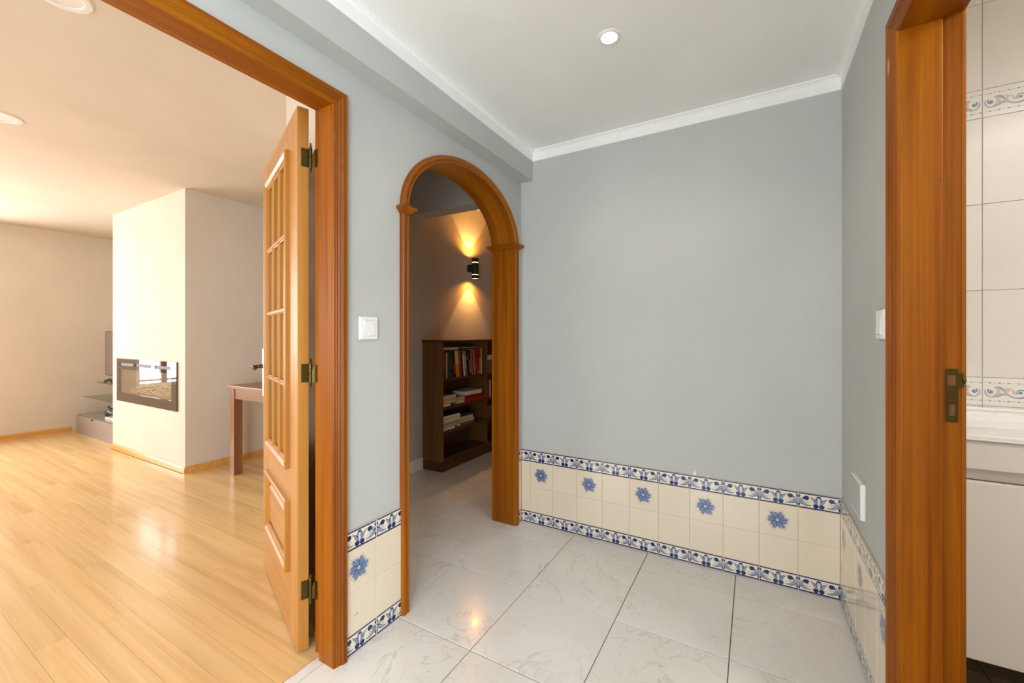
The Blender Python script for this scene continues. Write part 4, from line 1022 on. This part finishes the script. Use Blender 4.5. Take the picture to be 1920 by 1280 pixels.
# wall tiles
rows = [(-.12, .213, 'p'), (.213, .541, 'p'), (.541, .868, 'p'), (.868, .976, 'b'), (.976, 1.308, 'p'), (1.308, 1.638, 'p'), (1.638, 1.968, 'p'), (1.968, 2.076, 'b'), (2.076, 2.405, 'p'), (2.405, 2.45, 'p')]
def scroll(w_, h_):
    s = []; H = h_*100; Wd = w_*100; c = H/2
    for k in range(0, int(Wd/1.25)):           # twisted rope edges
        x = k*1.25+.2
        for y in (2.0, H-2.0):
            s.append(([(x, y-.05), (x+.5, y-.22), (x+1.15, y-.05), (x+.9, y+.16), (x+.35, y+.18)], 'greyblue' if k % 2 else 'peach', 1))
    for k in range(0, int(Wd/.55)):
        x = k*.55
        for y in (.85, H-.85): s.append(([(x, y-.38), (x+.13, y-.38), (x+.38, y+.38), (x+.25, y+.38)], 'bathtile', 1))
    def half(f):
        r = []
        def P(pts): return [(f(x), y) for x, y in pts]
        # first volute beside the joint, wrapping a peach crescent
        for q in stroke(P(spiral(2.3, c+.15, .35, 1.0, .4, .4-4.6, 14)), .42): r.append((q, 'greyblue', 3))
        r.append((P(ell(2.3, c+.15, .5, .46)), 'greyblue', 4))
        for q in stroke(P(spiral(2.9, c-.05, 2.25, 1.9, 2.6, 2.6+2.9, 12)), [.15, .3, .4, .5, .5, .45, .4, .35, .3, .25, .2, .1]): r.append((q, 'paleblue', 2))
        for q in stroke(P(spiral(2.7, c+.0, 1.5, 1.75, -1.5, 1.5, 10)), [.1, .5, .9, 1.1, 1.2, 1.1, .9, .6, .3, .1]): r.append((q, 'peach', 5))
        # leaf at the foot
        r.append((P([(2.4, c-1.75), (4.2, c-1.9), (5.3, c-1.2), (6.9, c-1.3), (5.9, c-.75), (7.2, c-.35), (5.4, c-.3), (4.2, c-1.0)]), 'paleblue', 6))
        # long stem sweeping into the second volute
        for q in stroke(P(bez((3.2, c+1.9), (6.4, c+2.2), (5.6, c-1.9), (9.4, c-1.95), 14)), [.2, .5, .8, .95, .9, .7, .55, .45, .4, .45, .5, .55, .55, .5]): r.append((q, 'paleblue', 7))
        for q in stroke(P(spiral(10.0, c-.1, 1.85, .75, -1.9, -1.9+5.6, 20)), [.5-.012*i for i in range(20)]): r.append((q, 'greyblue', 8))
        r.append((P(ell(10.0, c+.0, .55, .5)), 'greyblue', 9))
        # peach flower heads
        r.append((P([(5.9, c+.3), (6.3, c+1.9), (6.9, c+1.45), (7.6, c+1.75), (7.4, c+.9), (6.8, c+.2), (6.5, c-.6)]), 'peach', 9.5))
        r.append((P([(7.5, c+.9), (8.0, c+.3), (8.0, c-.7), (8.7, c-.4), (9.1, c-.9), (9.0, c-.1), (8.6, c+.4), (8.0, c+1.2)]), 'peach', 10))
        return r
    s += half(lambda x: x); s += half(lambda x: Wd-x)
    return s
XJ = 2.018; BTW = .25; bm_cache = {}
for i in range(-2, 5):
    x0, x1 = XJ+i*BTW, XJ+(i+1)*BTW; a, b = max(x0, W+.116), min(x1, 3.2)
    if b-a < .01: continue
    for z0, z1, k in rows:
        z0c, z1c = max(z0, 0), min(z1, 2.45); g = .0008; c = .0010
        key = (k, round(b-a, 3), round(z1c-z0c, 3), i if b-a < .249 else 0)
        cen = (x0, BY, z0c)
        if key in bm_cache: o = bm_cache[key].copy(); COL.objects.link(o)
        else:
            m = MB(); u0, u1 = a-x0+g, b-x0-g; q0, q1 = g, z1c-z0c-g; th = .006
            m.add([(u0, 0, q0), (u1, 0, q0), (u1, 0, q1), (u0, 0, q1), (u0, -th+c, q0), (u1, -th+c, q0), (u1, -th+c, q1), (u0, -th+c, q1), (u0+c, -th, q0+c), (u1-c, -th, q0+c), (u1-c, -th, q1-c), (u0+c, -th, q1-c)],
                  [(0, 1, 5, 4), (1, 2, 6, 5), (2, 3, 7, 6), (3, 0, 4, 7), (4, 5, 9, 8), (5, 6, 10, 9), (6, 7, 11, 10), (7, 4, 8, 11), (8, 9, 10, 11)], 'bathwhite' if k == 'b' else 'bathtile')
            if k == 'b':
                for pl, kk, ly in scroll(BTW, z1-z0):
                    pl = clip(pl, u0*100+.12, min(u1*100-.12, 25))
                    if len(pl) > 2: m.add([(x/100, -th-ly*.00005, z/100) for x, z in pl], [tuple(range(len(pl)))], kk)
            nm = 'border_tile' if k == 'b' else 'wall_tile'
            me = bpy.data.meshes.new(nm); me.from_pydata(m.v, [], m.f)
            for q in m.mats: me.materials.append(M[q])
            me.polygons.foreach_set('material_index', m.mi); me.update()
            o = bpy.data.objects.new(nm, me); COL.objects.link(o); bm_cache[key] = o
        place(o, cen, wb)
# vanity
va = empty('vanity_unit', (2.25, 2.0, .14), 'cream wall-hung bathroom vanity unit under the white basin', 'vanity')
VX0, VX1, VY0, VY1 = 1.735, 2.75, 1.77, BY-.007
MB().bbox(VX0, VX1, VY0+.03, VY1, .145, .812, 'recess', .002).build('carcass', va)
MB().bbox(VX0, VX1, VY0, VY0+.02, .728, .814, 'lacquer', .003).build('drawer_front', va)
MB().bbox(VX0, VX1, VY0, VY0+.02, .145, .690, 'lacquer', .003).build('drawer_front', va)
MB().bbox(VX0, VX1, VY0+.028, VY0+.034, .690, .728, 'lacquer', .001).build('finger_recess', va)
ba = MB(); BX_0, BX_1 = 1.73, 2.755; by0, by1 = 1.762, BY-.007
ba.bbox(BX_0, BX_1, by0, by1, .816, .824, 'ceramic', .003)
def slab(x0, x1, y0, y1, z0, z1): ba.bbox(x0, x1, y0, y1, z0, z1, 'ceramic', .003)
slab(BX_0, BX_1, by0, by0+.022, .822, .834); slab(BX_0, BX_0+.03, by0, by1, .822, .836); slab(BX_1-.03, BX_1, by0, by1, .822, .836)
slab(BX_0, BX_1, by1-.085, by1, .822, .850); slab(BX_0, BX_1, by1-.012, by1, .85, .862)
basin = ba.build('washbasin'); tag(basin, 'white ceramic washbasin with a raised back ledge on the vanity', 'washbasin')
bl = empty('added_ceiling_lamp', (2.7, .8, 2.45), 'added square bathroom ceiling lamp, unseen, lighting the bathroom', 'ceiling lamp')  # unseen lamp added to light the bathroom tiles
MB().bbox(2.45, 2.95, .55, 1.05, 2.385, 2.45, 'white', .006).build('housing', bl)
MB().bbox(2.47, 2.93, .57, 1.03, 2.378, 2.386, 'glow', .002).build('diffuser', bl)
bpy.context.view_layer.update()
